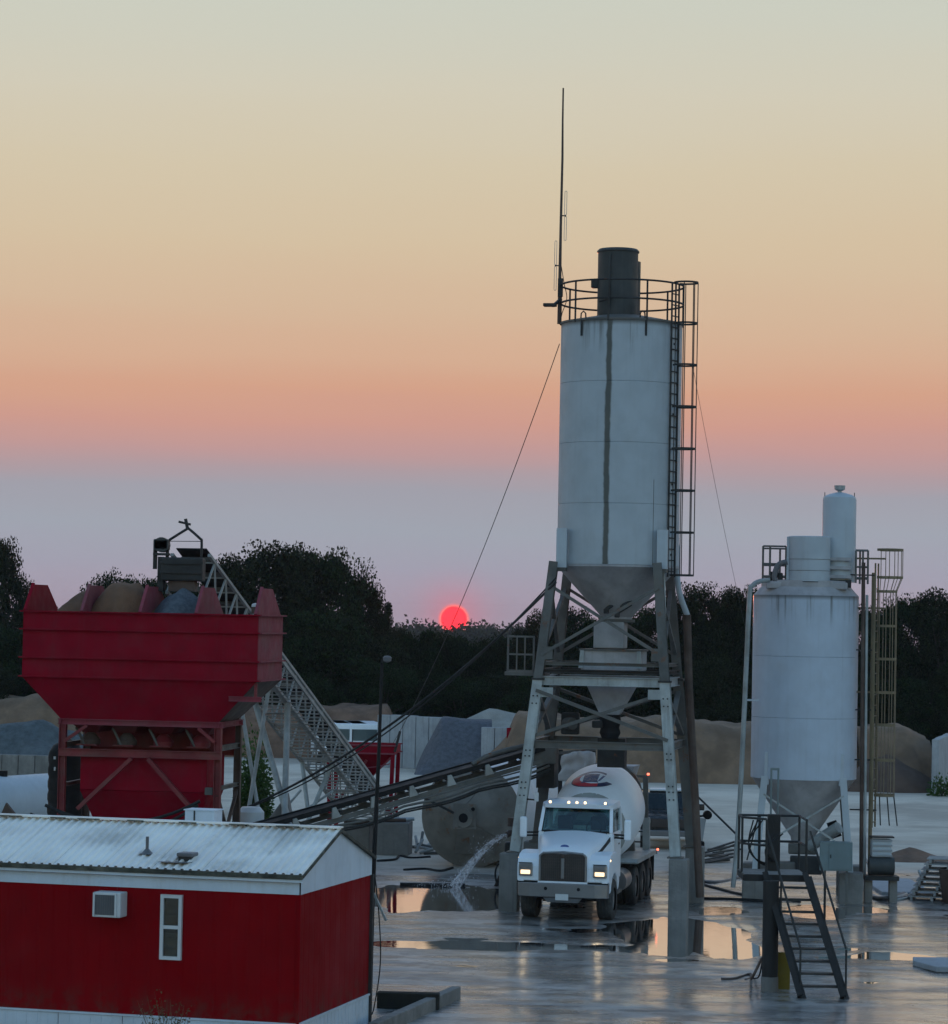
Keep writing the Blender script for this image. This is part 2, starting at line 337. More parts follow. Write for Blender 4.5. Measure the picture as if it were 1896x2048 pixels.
# ================================================================== GROUND, WATER
def axis(a, b, st, far):
    r = list(np.arange(a, b+1e-6, st)); d = st
    lo, hi = [], []
    x = a
    while x > far[0]: d *= 1.35; x -= d; lo.append(x)
    d = st; x = b
    while x < far[1]: d *= 1.35; x += d; hi.append(x)
    return np.array(lo[::-1]+r+hi)
gx = axis(-14, 19, .2, (-2600, 2600)); gy = axis(46, 98, .22, (-300, 3200))
rs = np.random.RandomState(3)
def vnoise(x, y, s, seed):
    """smooth value noise on arrays"""
    t = np.random.RandomState(seed).rand(257, 257); X = x/s+1000; Y = y/s+1000
    xi = np.floor(X).astype(int); yi = np.floor(Y).astype(int); fx = X-xi; fy = Y-yi; fx = fx*fx*(3-2*fx); fy = fy*fy*(3-2*fy)
    g = lambda a, b: t[a % 257, b % 257]
    return (g(xi, yi)*(1-fx)+g(xi+1, yi)*fx)*(1-fy)+(g(xi, yi+1)*(1-fx)+g(xi+1, yi+1)*fx)*fy
# basins that hold water: pixel extents of the puddles in the photograph turned into metres on the ground
def basin(px0, px1, py0, py1, dep):
    yc = G((px0+px1)/2, (py0+py1)/2).y; a, b = G((px0+px1)/2, py1).y, G((px0+px1)/2, py0).y
    return (XP(px0, yc, (py0+py1)/2)+XP(px1, yc, (py0+py1)/2))/2, yc, (XP(px1, yc)-XP(px0, yc))/2, (b-a)/2, dep
BASINS = [basin(690, 1035, 1772, 1822, .05), basin(700, 1320, 1884, 1901, .045), basin(1240, 1525, 1836, 1911, .06), basin(1385, 1500, 1814, 1832, .03),
          basin(1060, 1235, 1842, 1866, .018), basin(1560, 1700, 1808, 1838, .03), basin(1690, 1790, 1812, 1826, .03),
          basin(1690, 1900, 1905, 1922, .03), basin(1330, 1480, 1945, 1965, .012), basin(1640, 1900, 1960, 1985, .016)]
def gheight(x, y):
    near = np.clip((110-y)/15, 0, 1)*np.clip((y-30)/10, 0, 1)*np.clip((30-np.abs(x))/8, 0, 1)
    h = .020 + (vnoise(x, y, 4.3, 1)-.5)*.026+(vnoise(x*.55, y, 1.3, 2)-.5)*.022+(vnoise(x*.6, y, .6, 4)-.5)*.013+(vnoise(x, y, .42, 5)-.5)*.006
    c_, s_ = math.cos(.35), math.sin(.35); u_, v_ = x*c_+y*s_, -x*s_+y*c_      # wheel ruts
    h = h + (vnoise(u_*.12, v_, .75, 14)-.5)*.020*np.clip(vnoise(x, y, 6.0, 15)*2-.6, 0, 1)
    for cx, cy, rx, ry, d in BASINS:
        q = np.sqrt(((x-cx)/rx)**2+((y-cy)/ry)**2) + (vnoise(x, y*.6, .9, 9)-.5)*.5 + (vnoise(x, y*.5, .32, 19)-.5)*.22
        h = h - d*np.clip((1.12-q)/.35, 0, 1)
    return h*near-np.clip(y-260, 0, None)*.03
GXX, GYY = np.meshgrid(gx, gy); GZ = gheight(GXX, GYY)
me = bpy.data.meshes.new('ground'); nx, ny = len(gx), len(gy)
co = np.stack([GXX.ravel(), GYY.ravel(), GZ.ravel()], 1); me.vertices.add(nx*ny); me.vertices.foreach_set('co', co.ravel())
ii = (np.arange(ny-1)[:, None]*nx+np.arange(nx-1)[None, :]).ravel(); fq = np.stack([ii, ii+1, ii+nx+1, ii+nx], 1).ravel()
me.loops.add(len(fq)); me.loops.foreach_set('vertex_index', fq); me.polygons.add(len(ii)); me.polygons.foreach_set('loop_start', np.arange(len(ii))*4)
me.polygons.foreach_set('use_smooth', np.ones(len(ii), bool)); me.update(calc_edges=True)
def ground_mat():
    mt = bpy.data.materials.new('wet_yard_mud_and_dirt'); mt.use_nodes = True; t = mt.node_tree; b = t.nodes['Principled BSDF']; N = t.nodes.new; L = t.links.new
    g = N('ShaderNodeNewGeometry'); pos = g.outputs['Position']; s = N('ShaderNodeSeparateXYZ'); L(pos, s.inputs[0])
    def mpg(sc_, rot=0):
        m = N('ShaderNodeMapping'); m.inputs['Scale'].default_value = sc_; m.inputs['Rotation'].default_value = (0, 0, rot); L(pos, m.inputs[0]); return m.outputs[0]
    def nz(s_, det=6, r=.62, v=None):
        n = N('ShaderNodeTexNoise'); n.inputs['Scale'].default_value = s_; n.inputs['Detail'].default_value = det; n.inputs['Roughness'].default_value = r; L(v or pos, n.inputs[0]); return n.outputs[0]
    def rng(a, x, y, lo=0, hi=1):
        n = N('ShaderNodeMapRange'); n.interpolation_type = 'SMOOTHSTEP'; n.inputs[1].default_value = x; n.inputs[2].default_value = y; n.inputs[3].default_value = lo; n.inputs[4].default_value = hi; L(a, n.inputs[0]); return n.outputs[0]
    def mth(op, a, c):
        n = N('ShaderNodeMath'); n.operation = op
        for k, x in ((0, a), (1, c)):
            if isinstance(x, (int, float)): n.inputs[k].default_value = x
            else: L(x, n.inputs[k])
        return n.outputs[0]
    def mix(f, a, c):
        n = N('ShaderNodeMix'); n.data_type = 'RGBA'
        for k, x in ((0, f), (6, a), (7, c)):
            if isinstance(x, (int, float)): n.inputs[k].default_value = x
            elif isinstance(x, tuple): n.inputs[k].default_value = (*x, 1)
            else: L(x, n.inputs[k])
        return n.outputs[2]
    # how wet: the wash-down yard is soaked, the dirt further back is dry
    edge = mth('ADD', s.outputs[1], mth('MULTIPLY', mth('SUBTRACT', nz(.12, 4), .5), 26))
    wet = rng(edge, 84, 97, 1, 0)
    film = rng(nz(.34, 9, .68, mpg((.8, .9, 1), .12)), .44, .56)           # thin film of standing slurry
    film2 = rng(nz(1.3, 9, .75, mpg((.5, .9, 1), -.1)), .45, .55)
    film3 = rng(nz(.11, 5, .6, mpg((1, .8, 1), .5)), .34, .54)
    track = rng(nz(.7, 5, .6, mpg((.16, 1.6, 1), .22)), .46, .60)             # wheel-smeared bands
    wetc = mix(film2, (.075,.069,.062), (.38,.355,.33)); wetc = mix(mth('MULTIPLY', track, .55), wetc, (.42,.395,.37)); wetc = mix(mth('MULTIPLY', film, .6), wetc, (.065,.063,.06)); wetc = mix(mth('MULTIPLY', rng(nz(.2), .5, .66), .6), wetc, (.075,.07,.066))
    dry = mix(rng(nz(.22, 8, .66, mpg((.7, .8, 1), .3)), .36, .64), (.56,.475,.385), (.72,.63,.52)); dry = mix(mth('MULTIPLY', rng(nz(.12), .5, .62), .55), dry, (.38,.32,.27))
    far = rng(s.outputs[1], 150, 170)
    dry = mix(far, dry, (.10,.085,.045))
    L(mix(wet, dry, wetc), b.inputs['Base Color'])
    rw = mth('ADD', mth('MULTIPLY', mth('MULTIPLY', film, film3), mth('ADD', -.10, mth('MULTIPLY', film2, -.10))), mth('ADD', .33, mth('MULTIPLY', track, .14)))
    rr = N('ShaderNodeMix'); rr.data_type = 'FLOAT'; L(wet, rr.inputs[0]); rr.inputs[2].default_value = .92; L(rw, rr.inputs[3]); L(rr.outputs[0], b.inputs['Roughness'])
    b.inputs['IOR'].default_value = 1.45; L(mth('ADD', mth('MULTIPLY', wet, mth('ADD', .45, mth('MULTIPLY', film, .5))), .15), b.inputs['Specular IOR Level'])
    # gleaming slurry: a thin water coat left by the wash-down, broken up by the mud's unevenness
    gl = mth('MULTIPLY', rng(mth('ADD', s.outputs[0], mth('MULTIPLY', mth('SUBTRACT', nz(.16, 4), .5), 9)), -1.5, 3.0), rng(nz(.55, 9, .74, mpg((.42, 1.0, 1), .08)), .40, .56))
    L(mth('MULTIPLY', mth('MULTIPLY', gl, wet), .9), b.inputs['Coat Weight']); b.inputs['Coat Roughness'].default_value = .13; b.inputs['Coat IOR'].default_value = 2.6
    bp = N('ShaderNodeBump'); bp.inputs['Strength'].default_value = 1; bp.inputs['Distance'].default_value = .035
    L(mth('ADD', mth('MULTIPLY', nz(2.6, 7, .7, mpg((.6, 1.1, 1))), .7), mth('ADD', mth('MULTIPLY', track, .6), mth('MULTIPLY', nz(.8, 4, .6, mpg((.45, 1.0, 1), .1)), 2.2))), bp.inputs['Height']); L(bp.outputs[0], b.inputs['Normal'])
    b2 = N('ShaderNodeBump'); b2.inputs['Strength'].default_value = .7; b2.inputs['Distance'].default_value = .02; L(nz(1.5, 6, .65, mpg((.5, 1.0, 1), .1)), b2.inputs['Height']); L(b2.outputs[0], b.inputs['Coat Normal'])
    return mt
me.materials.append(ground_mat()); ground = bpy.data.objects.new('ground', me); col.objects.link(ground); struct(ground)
def water_mat():
    mt = bpy.data.materials.new('muddy_standing_water'); mt.use_nodes = True; t = mt.node_tree; b = t.nodes['Principled BSDF']; N = t.nodes.new; L = t.links.new
    b.inputs['Base Color'].default_value = (.05,.048,.044,1); b.inputs['Roughness'].default_value = .03; b.inputs['IOR'].default_value = 1.6; b.inputs['Specular IOR Level'].default_value = .5
    g = N('ShaderNodeNewGeometry'); n = N('ShaderNodeTexNoise'); n.inputs['Scale'].default_value = 5; n.inputs['Detail'].default_value = 4
    m = N('ShaderNodeMapping'); m.inputs['Scale'].default_value = (.5, 1, 1); L(g.outputs['Position'], m.inputs[0]); L(m.outputs[0], n.inputs[0])
    bp = N('ShaderNodeBump'); bp.inputs['Strength'].default_value = .35; bp.inputs['Distance'].default_value = .005; L(n.outputs[0], bp.inputs['Height']); L(bp.outputs[0], b.inputs['Normal'])
    gs = N('ShaderNodeBsdfGlossy'); gs.inputs['Roughness'].default_value = .03; gs.inputs['Color'].default_value = (.97,.97,.97,1); L(bp.outputs[0], gs.inputs['Normal'])
    ms_ = N('ShaderNodeMixShader'); ms_.inputs[0].default_value = .8; L(b.outputs[0], ms_.inputs[1]); L(gs.outputs[0], ms_.inputs[2]); L(ms_.outputs[0], t.nodes['Material Output'].inputs[0])
    return mt
M['water'] = water_mat()
# one level sheet of standing water over the washed-down yard: it shows only where the ground's relief dips below it
struct(MB().add([(-9, 47, .004), (17, 47, .004), (17, 92, .004), (-9, 92, .004)], [(0, 1, 2, 3)]).o('standing_water', M['water']))

# ================================================================== HEAPS, BANKS, BUNKER WALLS
def field(nu, nv, fn):
    mb = MB(); vs = [fn(i/nu, j/nv) for j in range(nv+1) for i in range(nu+1)]
    return mb.add(vs, [(j*(nu+1)+i, j*(nu+1)+i+1, (j+1)*(nu+1)+i+1, (j+1)*(nu+1)+i) for j in range(nv) for i in range(nu)], True)
def heap(name, c, rx, ry, h, mat, label, seed=0, pw=1.0, rough=.12, group=None, flat=0, base=-.02, rz=0):
    """heap of loose material at its angle of repose, uneven; flat>0 cuts the peak"""
    n, k = 36, 14; mb = MB(); vs = []; Q = Matrix.Rotation(rz, 3, 'Z')
    for j in range(k+1):
        t = j/k
        for i in range(n):
            a = 2*math.pi*i/n; e = 1+.22*mnoise.noise((math.cos(a)*1.3+seed*7.1, math.sin(a)*1.3, seed))
            x, y = rx*e*t*math.cos(a), ry*e*t*math.sin(a)
            z = h*min(1-flat, (1-t)**pw if pw < 1 else 1-t**pw) if t < 1 else 0
            z += rough*h*mnoise.noise((x*1.1/max(rx, .1)*3+seed, y/max(ry, .1)*3, seed*3.3))*min(1, 3*(1-t))
            vs.append(Q @ Vector((x, y, z+base if t == 1 else max(z, base))))
    fs = [(j*n+i, (j+1)*n+i, (j+1)*n+(i+1) % n, j*n+(i+1) % n) for j in range(k) for i in range(n)]
    mb.add(vs, fs, True); o = mb.o(name, mat, None, ang=180); o.location = c; return tag(o, label, 'heap' if 'heap' in name else 'pile', group)
def berm(name, x0, x1, y0, y1, prof, mat, label, seed, cat='pile'):
    """long bank: prof(u)->height along its length; steep worn front, gentle back"""
    def fn(u, v):
        h = prof(u); f = min(1, v/.16)**.8 if v < .55 else 1-((v-.55)/.45)**1.6
        x = x0+(x1-x0)*u; y = y0+(y1-y0)*v
        z = h*f*(1+.10*mnoise.noise((x*.35+seed, y*.5, seed)))+.22*h*.3*mnoise.noise((x*1.1, y*1.4, seed))*f
        e = min(1, u/.05, (1-u)/.05); return (x-(x0+x1)/2, y-y0+.5*mnoise.noise((x*.7, seed, 3))*(1-v), z*max(0, e)**.6-.04)
    o = field(90, 22, fn).o(name, mat, None, ang=180); o.location = ((x0+x1)/2, y0, 0); return tag(o, label, cat)
berm('sand_pile', XP(1000, 142), XP(1740, 142), 139.5, 152, lambda u: 3.05-.28*u+.16*math.sin(u*17), M['sand'], 'long tan sand pile with a steep worn face behind the tall silo tower', 2)
berm('sand_pile', XP(1722, 140), XP(1862, 140), 136.8, 148, lambda u: 2.95*min(1, 1.0-.55*max(0, u-.55)**1.3), M['sand'], 'rounded tan sand pile behind the yellow ladder cage', 5)
heap('sand_heap', G(1770, 1583)+Vector((.2,1.2,0)), 3.0, 2.2, 1.75, M['sand_brown'], 'dark brown sand heap spilling in front of the rounded tan pile', 3, pw=.8)
def slump(u, v):
    x = XP(832, 145)+(XP(985, 145)-XP(832, 145))*u; y = 142.6+5.6*v; e = min(1, u/.34)**.85; z = 2.72*e*min(1, v/.42)**.8*(1+.02*math.sin(u*6))+.10*mnoise.noise((x*1.3, y*1.1, 4))*min(1, 4*v)
    return (x-XP(912, 145), y-145, max(z, 0)-.03)
o_ = field(40, 18, slump).o('gravel_pile', M['gravel_slate'], None, ang=180); o_.location = (XP(912, 145), 145, 0); tag(o_, 'dark slate gravel pile between the pale concrete bunker walls', 'pile')
heap('sand_pile', (XP(1010, 156), 158, 0), 5.6, 4.2, 3.0, M['sand_pale'], 'pale sand pile rising behind the bunker walls', 11, pw=.6, flat=.08, rough=.12)
heap('sand_pile', (XP(1062, 140), 142, 0), 2.6, 2.3, 2.9, M['sand'], 'tan sand pile beside the red bunker post', 13, pw=.7, flat=.15)
heap('gravel_pile', (XP(40, 137), 139, 0), 5.2, 3.0, 2.7, M['gravel_dark'], 'dark blue grey gravel pile behind the low concrete wall', 21, pw=.8, flat=.15)
heap('gravel_pile', (XP(130, 140), 141, 0), 3.8, 2.6, 2.2, M['gravel_dark'], 'smaller dark gravel pile showing beside the red bin leg', 24, pw=.8, flat=.1)
berm('earth_bank', XP(-260, 160), XP(330, 160), 158, 172, lambda u: 3.5+.35*math.sin(u*11)-.8*u, M['soil'] if 0 else M['sand'], 'rough tan earth bank below the trees behind the red bin', 31, 'bank')
berm('earth_bank', XP(330, 160), XP(800, 160), 157, 170, lambda u: 2.75+.12*math.sin(u*9), M['soil'], 'low brown earth bank behind the white vans', 37, 'bank')

def block_wall(label, p, q, h, n, mat, th=.35):
    p, q = Vector(p), Vector(q); t = thing('bunker_wall', label, 'wall', p, math.atan2(q.y-p.y, q.x-p.x)); Lw = (q-p).length; w = Lw/n
    for i in range(n):
        hh = h*(1+random.uniform(-.012, .012))
        BX(t, 'concrete_panel', mat, (w*(i+.5), random.uniform(-.02, .02), hh/2), (w-.03, th, hh), .03)
    return t
block_wall('pale concrete panel wall with vertical stains left of the slate gravel pile', (XP(757, 148), 149.5, 0), (XP(888, 148), 147.6, 0), 2.75, 5, M['concrete_pale'])
block_wall('short pale concrete panel wall between slate gravel and the red post', (XP(966, 143), 143.2, 0), (XP(1020, 143), 142.6, 0), 2.45, 2, M['concrete_pale'])
block_wall('low stained concrete wall in front of the dark gravel pile', (XP(-60, 131), 131.5, 0), (XP(112, 131), 130.5, 0), 1.2, 5, M['concrete'])
block_wall('pale concrete end wall closing the sand pile beside the weeds', (XP(1846, 138), 134.2, 0), (XP(1893, 143), 142.0, 0), 2.6, 4, M['concrete_pale'])
t = thing('bunker_post', 'dark red steel post standing at the end of the bunker wall', 'post', (XP(1021, 142), 142, 0))
IB(t, 'post', M['red_bin'], (0,0,0), (0,0,2.45), .32, .3); BX(t, 'base_plate', M['red_dk'], (0,0,.02), (.5,.5,.04))

# ================================================================== TREES
def leaf_mesh(name, pts, sizes, mat, seed=0, aspect=.62):
    r = np.random.RandomState(seed); n = len(pts); a = r.randn(n, 3); a /= np.linalg.norm(a, axis=1)[:, None]
    b = r.randn(n, 3); b -= a*(a*b).sum(1)[:, None]; b /= np.linalg.norm(b, axis=1)[:, None]
    s = np.asarray(sizes)[:, None]; cc = np.cross(a, b)*s*.12
    v = np.stack([pts-a*s*.5, pts+b*s*.5*aspect+cc, pts+a*s*.5, pts-b*s*.5*aspect+cc], 1).reshape(-1, 3)
    me = bpy.data.meshes.new(name); me.vertices.add(4*n); me.vertices.foreach_set('co', v.ravel())
    me.loops.add(4*n); me.loops.foreach_set('vertex_index', np.arange(4*n)); me.polygons.add(n); me.polygons.foreach_set('loop_start', np.arange(n)*4)
    me.update(calc_edges=True); me.materials.append(mat); return me
def crown_pts(seed, lobes, leaves, lobe_r, low=.05):
    """leaf positions in a unit-height crown (radius ~.5): uneven lobes set through the volume, denser outside"""
    r = np.random.RandomState(seed); P = []; C = []
    for i in range(lobes):
        z = low+(.98-low)*r.rand()**.8; prof = max(.05, 1-((z-.42)/.62)**2)**.5
        a = r.rand()*2*math.pi; d = (.1+.9*r.rand()**.5)*prof*.5*(.72+.5*r.rand())
        c = np.array([math.cos(a)*d, math.sin(a)*d, z*.93]); C.append(c); R_ = lobe_r*(.45+.95*r.rand())
        k = int(leaves*(.6+.8*r.rand())); q = r.randn(k, 3); q /= np.linalg.norm(q, axis=1)[:, None]; q *= (r.rand(k, 1)**.45)*R_; q[:, 2] *= .75
        P.append(c+q)
    return np.concatenate(P), C
def proto(seed, lobes, leaves, lobe_r, H, Wd, mat, leaf, low=.05):
    p, C = crown_pts(seed, lobes, leaves, lobe_r, low); p = p*np.array([Wd, Wd, H]); r = np.random.RandomState(seed+5)
    cm = leaf_mesh('crown', p, leaf*(.65+.7*r.rand(len(p))), mat, seed)
    mb = MB(); tr = .02*H+.08; top = Vector((.2, 0, H*.72)); mb.tube([(0,0,-.1), (.05,.03,H*.3), (.12,-.05,H*.52), top], [tr, tr*.75, tr*.5, tr*.2], 8)
    for c in C[:14]:
        e = Vector((c[0]*Wd, c[1]*Wd, c[2]*H)); s = Vector((.05, 0, H*random.uniform(.18, .5))); s.z = min(s.z, e.z)
        mb.tube([s, s.lerp(e, .5)+Vector((0, 0, .04*H)), e], [tr*.4, tr*.25, tr*.08], 5)
    me = bpy.data.meshes.new('trunk'); me.from_pydata(mb.v, [], mb.f); me.materials.append(M['bark']); return cm, me, H, Wd
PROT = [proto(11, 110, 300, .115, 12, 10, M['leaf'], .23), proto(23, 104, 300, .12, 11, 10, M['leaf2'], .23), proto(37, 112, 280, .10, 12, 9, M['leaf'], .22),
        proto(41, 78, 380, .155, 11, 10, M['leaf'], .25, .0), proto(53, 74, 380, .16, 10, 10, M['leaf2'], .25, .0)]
def tree(px, Y, top, halfw, k, label=None, group=None, rz=None, name='tree'):
    if label is None:
        where = ['behind the red aggregate bin', 'behind the lattice conveyor', 'below the setting sun', 'behind the tall silo tower', 'between the two silos', 'behind the short silo', 'beyond the yellow ladder cage'][sum(px > q_ for q_ in (330, 780, 1062, 1370, 1500, 1745))]
        kind_ = 'low leafy bush edging the dark wood' if name == 'bush' else ('dark tree deep in the wood' if Y > 195 else 'dark leafy tree in the wood'); label = kind_+' '+where; group = label
    h = ZP(top, Y, px); wd = 2*halfw*Y/FPX; cm, tm, H, Wd = PROT[k]
    t = thing(name, label, 'tree', (XP(px, Y, top), Y, 0), random.uniform(0, 6.28) if rz is None else rz, group)
    for n_, me_ in (('crown', cm), ('trunk', tm)):
        o = bpy.data.objects.new(n_, me_); col.objects.link(o); o.parent = t; o.scale = (wd/Wd, wd/Wd, h/H)
    return t
tree(12, 172, 1066, 74, 2, 'tall dark tree with ragged gaps rising left of the red bin', None)
tree(-55, 178, 1080, 90, 0); tree(60, 180, 1190, 60, 3); tree(30, 168, 1250, 90, 4)
tree(232, 190, 1146, 80, 3, 'low rounded treetop showing above the brown sand in the red bin', None); tree(318, 190, 1150, 62, 4); tree(170, 196, 1196, 70, 3); tree(212, 187, 1153, 62, 0); tree(268, 189, 1147, 74, 1); tree(330, 186, 1158, 60, 0)
tree(548, 176, 1074, 128, 0, 'broad dark oak towering right of the conveyor head', None); tree(458, 180, 1098, 78, 2); tree(655, 178, 1092, 108, 1, 'large dark oak next to the setting sun', None)
tree(602, 184, 1086, 90, 2); tree(715, 180, 1140, 82, 0); tree(762, 178, 1212, 56, 2); tree(400, 186, 1150, 70, 4); tree(500, 170, 1210, 120, 3); tree(640, 168, 1215, 120, 4); tree(745, 170, 1270, 90, 3)
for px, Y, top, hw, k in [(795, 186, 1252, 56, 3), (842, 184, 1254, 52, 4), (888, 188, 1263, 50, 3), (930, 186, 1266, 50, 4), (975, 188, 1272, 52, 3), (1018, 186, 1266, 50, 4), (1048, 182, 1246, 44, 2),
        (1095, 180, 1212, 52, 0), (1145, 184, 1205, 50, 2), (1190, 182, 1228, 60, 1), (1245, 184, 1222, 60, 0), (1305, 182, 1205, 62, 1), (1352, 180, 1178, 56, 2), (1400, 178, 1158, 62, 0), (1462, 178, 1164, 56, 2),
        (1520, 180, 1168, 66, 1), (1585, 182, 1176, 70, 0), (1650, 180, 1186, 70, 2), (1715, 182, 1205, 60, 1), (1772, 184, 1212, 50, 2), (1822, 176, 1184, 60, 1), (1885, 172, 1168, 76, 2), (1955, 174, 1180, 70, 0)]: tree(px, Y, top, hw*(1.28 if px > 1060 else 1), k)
for i, px in enumerate(range(-40, 1960, 74)):       # understorey along the front edge of the wood
    tree(px+random.uniform(-18, 18), random.uniform(162.5, 168), 1335+random.uniform(-26, 22), 70, 3+i % 2, name='bush')
for i, px in enumerate(range(-40, 1960, 74)):
    tree(px+random.uniform(-18, 18), random.uniform(196, 206), 1288+random.uniform(-14, 12), 84, 3+i % 2)
# far wooded ridge seen between the near trees
r_ = np.random.RandomState(77); P = []
for i in range(300):
    px = r_.uniform(760, 1120); top = 1268+5*math.sin(px*.021)+5*math.sin(px*.057+1)-9*(948 < px < 1000)-7*(1018 < px < 1050)
    c = np.array(W(px, top, 900+r_.uniform(-40, 60))); z = c[2]; 
    for zz in np.arange(-16, z, 3.2):
        q = r_.randn(26, 3)*np.array([2.6, 2.6, 1.7]); P.append(np.array([c[0], c[1], min(zz+1.5, z-1.5)])+q)
P = np.concatenate(P); fo = bpy.data.objects.new('distant_wood', leaf_mesh('distant_wood', P, 1.3*(.7+.6*r_.rand(len(P))), M['leaf'], 5)); col.objects.link(fo)
tag(fo, 'distant hazy wood showing beyond the low trees beside the sun', 'wood', kind='stuff')

# ================================================================== RED OFFICE TRAILER
def on_plane(px, py, P0, n):
    d = D(px, py); return CAM + d*((Vector(P0)-CAM).dot(n)/d.dot(n))
TA = R(75.5)                                             # direction of the gable end, seen from above
c0 = W(597, 1900, 50.0); tl = thing('office_trailer', 'red and white metal office trailer with ribbed white roof', 'trailer', (c0.x, 50.0, 0), TA-math.pi/2)
TL = loc_of(tl); LEN, WID = 13.0, 4.36; ZR0, ZR1, ZE, ZK = .62, 2.87, 3.2, 3.86
# local frame: x = -length .. 0 along the front, y = 0 .. WID to the back
wn = Vector((math.sin(TA-math.pi/2), -math.cos(TA-math.pi/2), 0)); wp0 = Vector((c0.x, 50, 0))
def onwall(px, py): return TL(on_plane(px, py, wp0, wn))
def siding(mb, p, q, z0, z1, pitch, dep, nrm):
    """ribbed sheet-metal siding between two plan points"""
    p, q, nrm = Vector(p), Vector(q), Vector(nrm); n = max(2, int((q-p).length/pitch)); pts = []
    for i in range(n):
        for f, d in ((0, 0), (.72, 0), (.80, -dep), (.92, -dep)): pts.append(p.lerp(q, (i+f)/n)+nrm*d)
    pts.append(q); k = len(pts)
    mb.add([a+Vector((0, 0, z0)) for a in pts]+[a+Vector((0, 0, z1)) for a in pts], [(i, i+1, k+i+1, k+i) for i in range(k-1)])
for nm, z0, z1, mt, pit, off in (('red_siding', ZR0, ZR1, M['trailer_red'], .3, 0), ('fascia', ZR1, ZE, M['trailer_white'], .6, .02)):
    mb = MB(); siding(mb, (-LEN, -off, 0), (0, -off, 0), z0, z1, pit, .006, (0, -1, 0)); mb.o('front_'+nm, mt, tl)
    mb = MB(); siding(mb, (off, 0, 0), (off, WID, 0), z0, z1, pit, .006, (1, 0, 0)); mb.o('end_'+nm, mt, tl)
MB().prism([(0.018, 0, ZE), (0.018, WID, ZE), (0.018, WID/2, ZK-.02)], (-.06, 0, 0)).o('gable', M['trailer_white'], tl)
MB().box((-LEN/2, WID/2, 1.75), (LEN-.1, WID-.1, 2.2)).o('inner_body', M['steel_dark'], tl)
x = -LEN
while x < -.02:                                          # skirting panels, one by one
    w = min(1.22, -x); MB().box((x+w/2, .0, ZR0/2-.01), (w-.015, .03, ZR0-.03)).o('skirt_panel', M['trailer_white'], tl)
    for i in range(1, 6): BX(tl, 'skirt_rib', M['trailer_white'], (x+w*i/6, -.018, ZR0/2-.01), (.02, .012, ZR0-.05)) if x > -6 else None
    x += 1.22
for i in range(4):
    BX(tl, 'skirt_panel', M['trailer_white'], (.0, WID*(i+.5)/4, ZR0/2-.01), (.03, WID/4-.015, ZR0-.03))
    for j in range(1, 5): BX(tl, 'skirt_rib', M['trailer_white'], (.018, WID*(i+j/5)/4, ZR0/2-.01), (.012, .02, ZR0-.05))
BX(tl, 'skirt_trim', M['trailer_white'], (-LEN/2, -.025, ZR0), (LEN, .03, .035)); BX(tl, 'skirt_trim', M['trailer_white'], (.025, WID/2, ZR0), (.03, WID, .035))
BX(tl, 'corner_trim', M['trailer_red'], (.012, -.012, (ZR0+ZR1)/2), (.05, .05, ZR1-ZR0)); BX(tl, 'corner_trim', M['steel_dark'], (.02, WID+.02, 1.45), (.07, .07, 2.85))
# ribbed roof: two slopes, each made of separate sheets
ov = .07; nsh = 14
for side in (0, 1):
    y0 = -ov if side == 0 else WID+ov; sw = (LEN+.14)/nsh
    for i in range(nsh):
        a = -LEN-.07+sw*i; mb = MB(); pts = []
        for k in range(6):
            for f, h in ((.0, 0), (.5, 0), (.60, .038), (.86, .038)): pts.append((a+(sw-.004)*(k+f)/6, h))
        pts.append((a+sw-.004, 0)); n = len(pts)
        mb.add([(xx, y0, ZE+.01+h) for xx, h in pts]+[(xx, WID/2, ZK+h) for xx, h in pts], [((i_, i_+1, n+i_+1, n+i_) if side == 0 else (i_+1, i_, n+i_, n+i_+1)) for i_ in range(n-1)])
        mb.o('roof_sheet', M['roof_white'], tl)
BAR(tl, 'ridge_cap', M['roof_white'], (-LEN-.07, WID/2, ZK+.045), (.07, WID/2, ZK+.045), .24, .03)
for i in range(9): BX(tl, 'ridge_patch', M['roof_edge'], (-.8-i*.93+random.uniform(-.3, .3), WID/2-.125, ZK+.035), (random.uniform(.25, .5), .05, .018))
BX(tl, 'gutter', M['roof_edge'], (-LEN/2, -ov-.035, ZE-.015), (LEN+.16, .09, .075)); BX(tl, 'gutter_lip', M['trailer_white'], (-LEN/2, -ov-.02, ZE-.085), (LEN+.16, .05, .05))
for y_ in (-ov, WID+ov):
    BAR(tl, 'gable_edge', M['roof_edge'], (.06, y_, ZE-.01), (.06, WID/2, ZK-.01), .06, .05)
a, b = onwall(320, 1918), onwall(367, 1790)              # window
wc = ((a.x+b.x)/2, 0, (a.z+b.z)/2); ww, wh = .40, b.z-a.z
wd_ = thing  # noqa
fr = MB()
for sx in (-1, 1): fr.box((wc[0]+sx*(ww/2-.03), -.03, wc[2]), (.06, .07, wh))
for z_ in (-wh/2+.03, .0, wh/2-.03): fr.box((wc[0], -.032, wc[2]+z_), (ww-.118, .066, .06))
win = fr.o('window', M['white_plastic'], tl)
for s_, m_ in ((1, M['glass_house']), (-1, M['glass_house'])): BX(win, 'pane', m_, (wc[0], -.018, wc[2]+s_*wh/4), (ww-.12, .012, wh/2-.08))
BX(win, 'blind', M['white_plastic'], (wc[0]+.01, -.008, wc[2]-wh/4-.02), (ww-.14, .006, wh/2-.16)); BX(win, 'dark_room', M['steel_dark'], (wc[0], -.006, wc[2]+.16), (ww-.12, .004, wh*.62))
a, b = onwall(197, 1830), onwall(258, 1783)
cx, cz, w_, h_ = (a.x+b.x)/2, (a.z+b.z)/2, .52, b.z-a.z
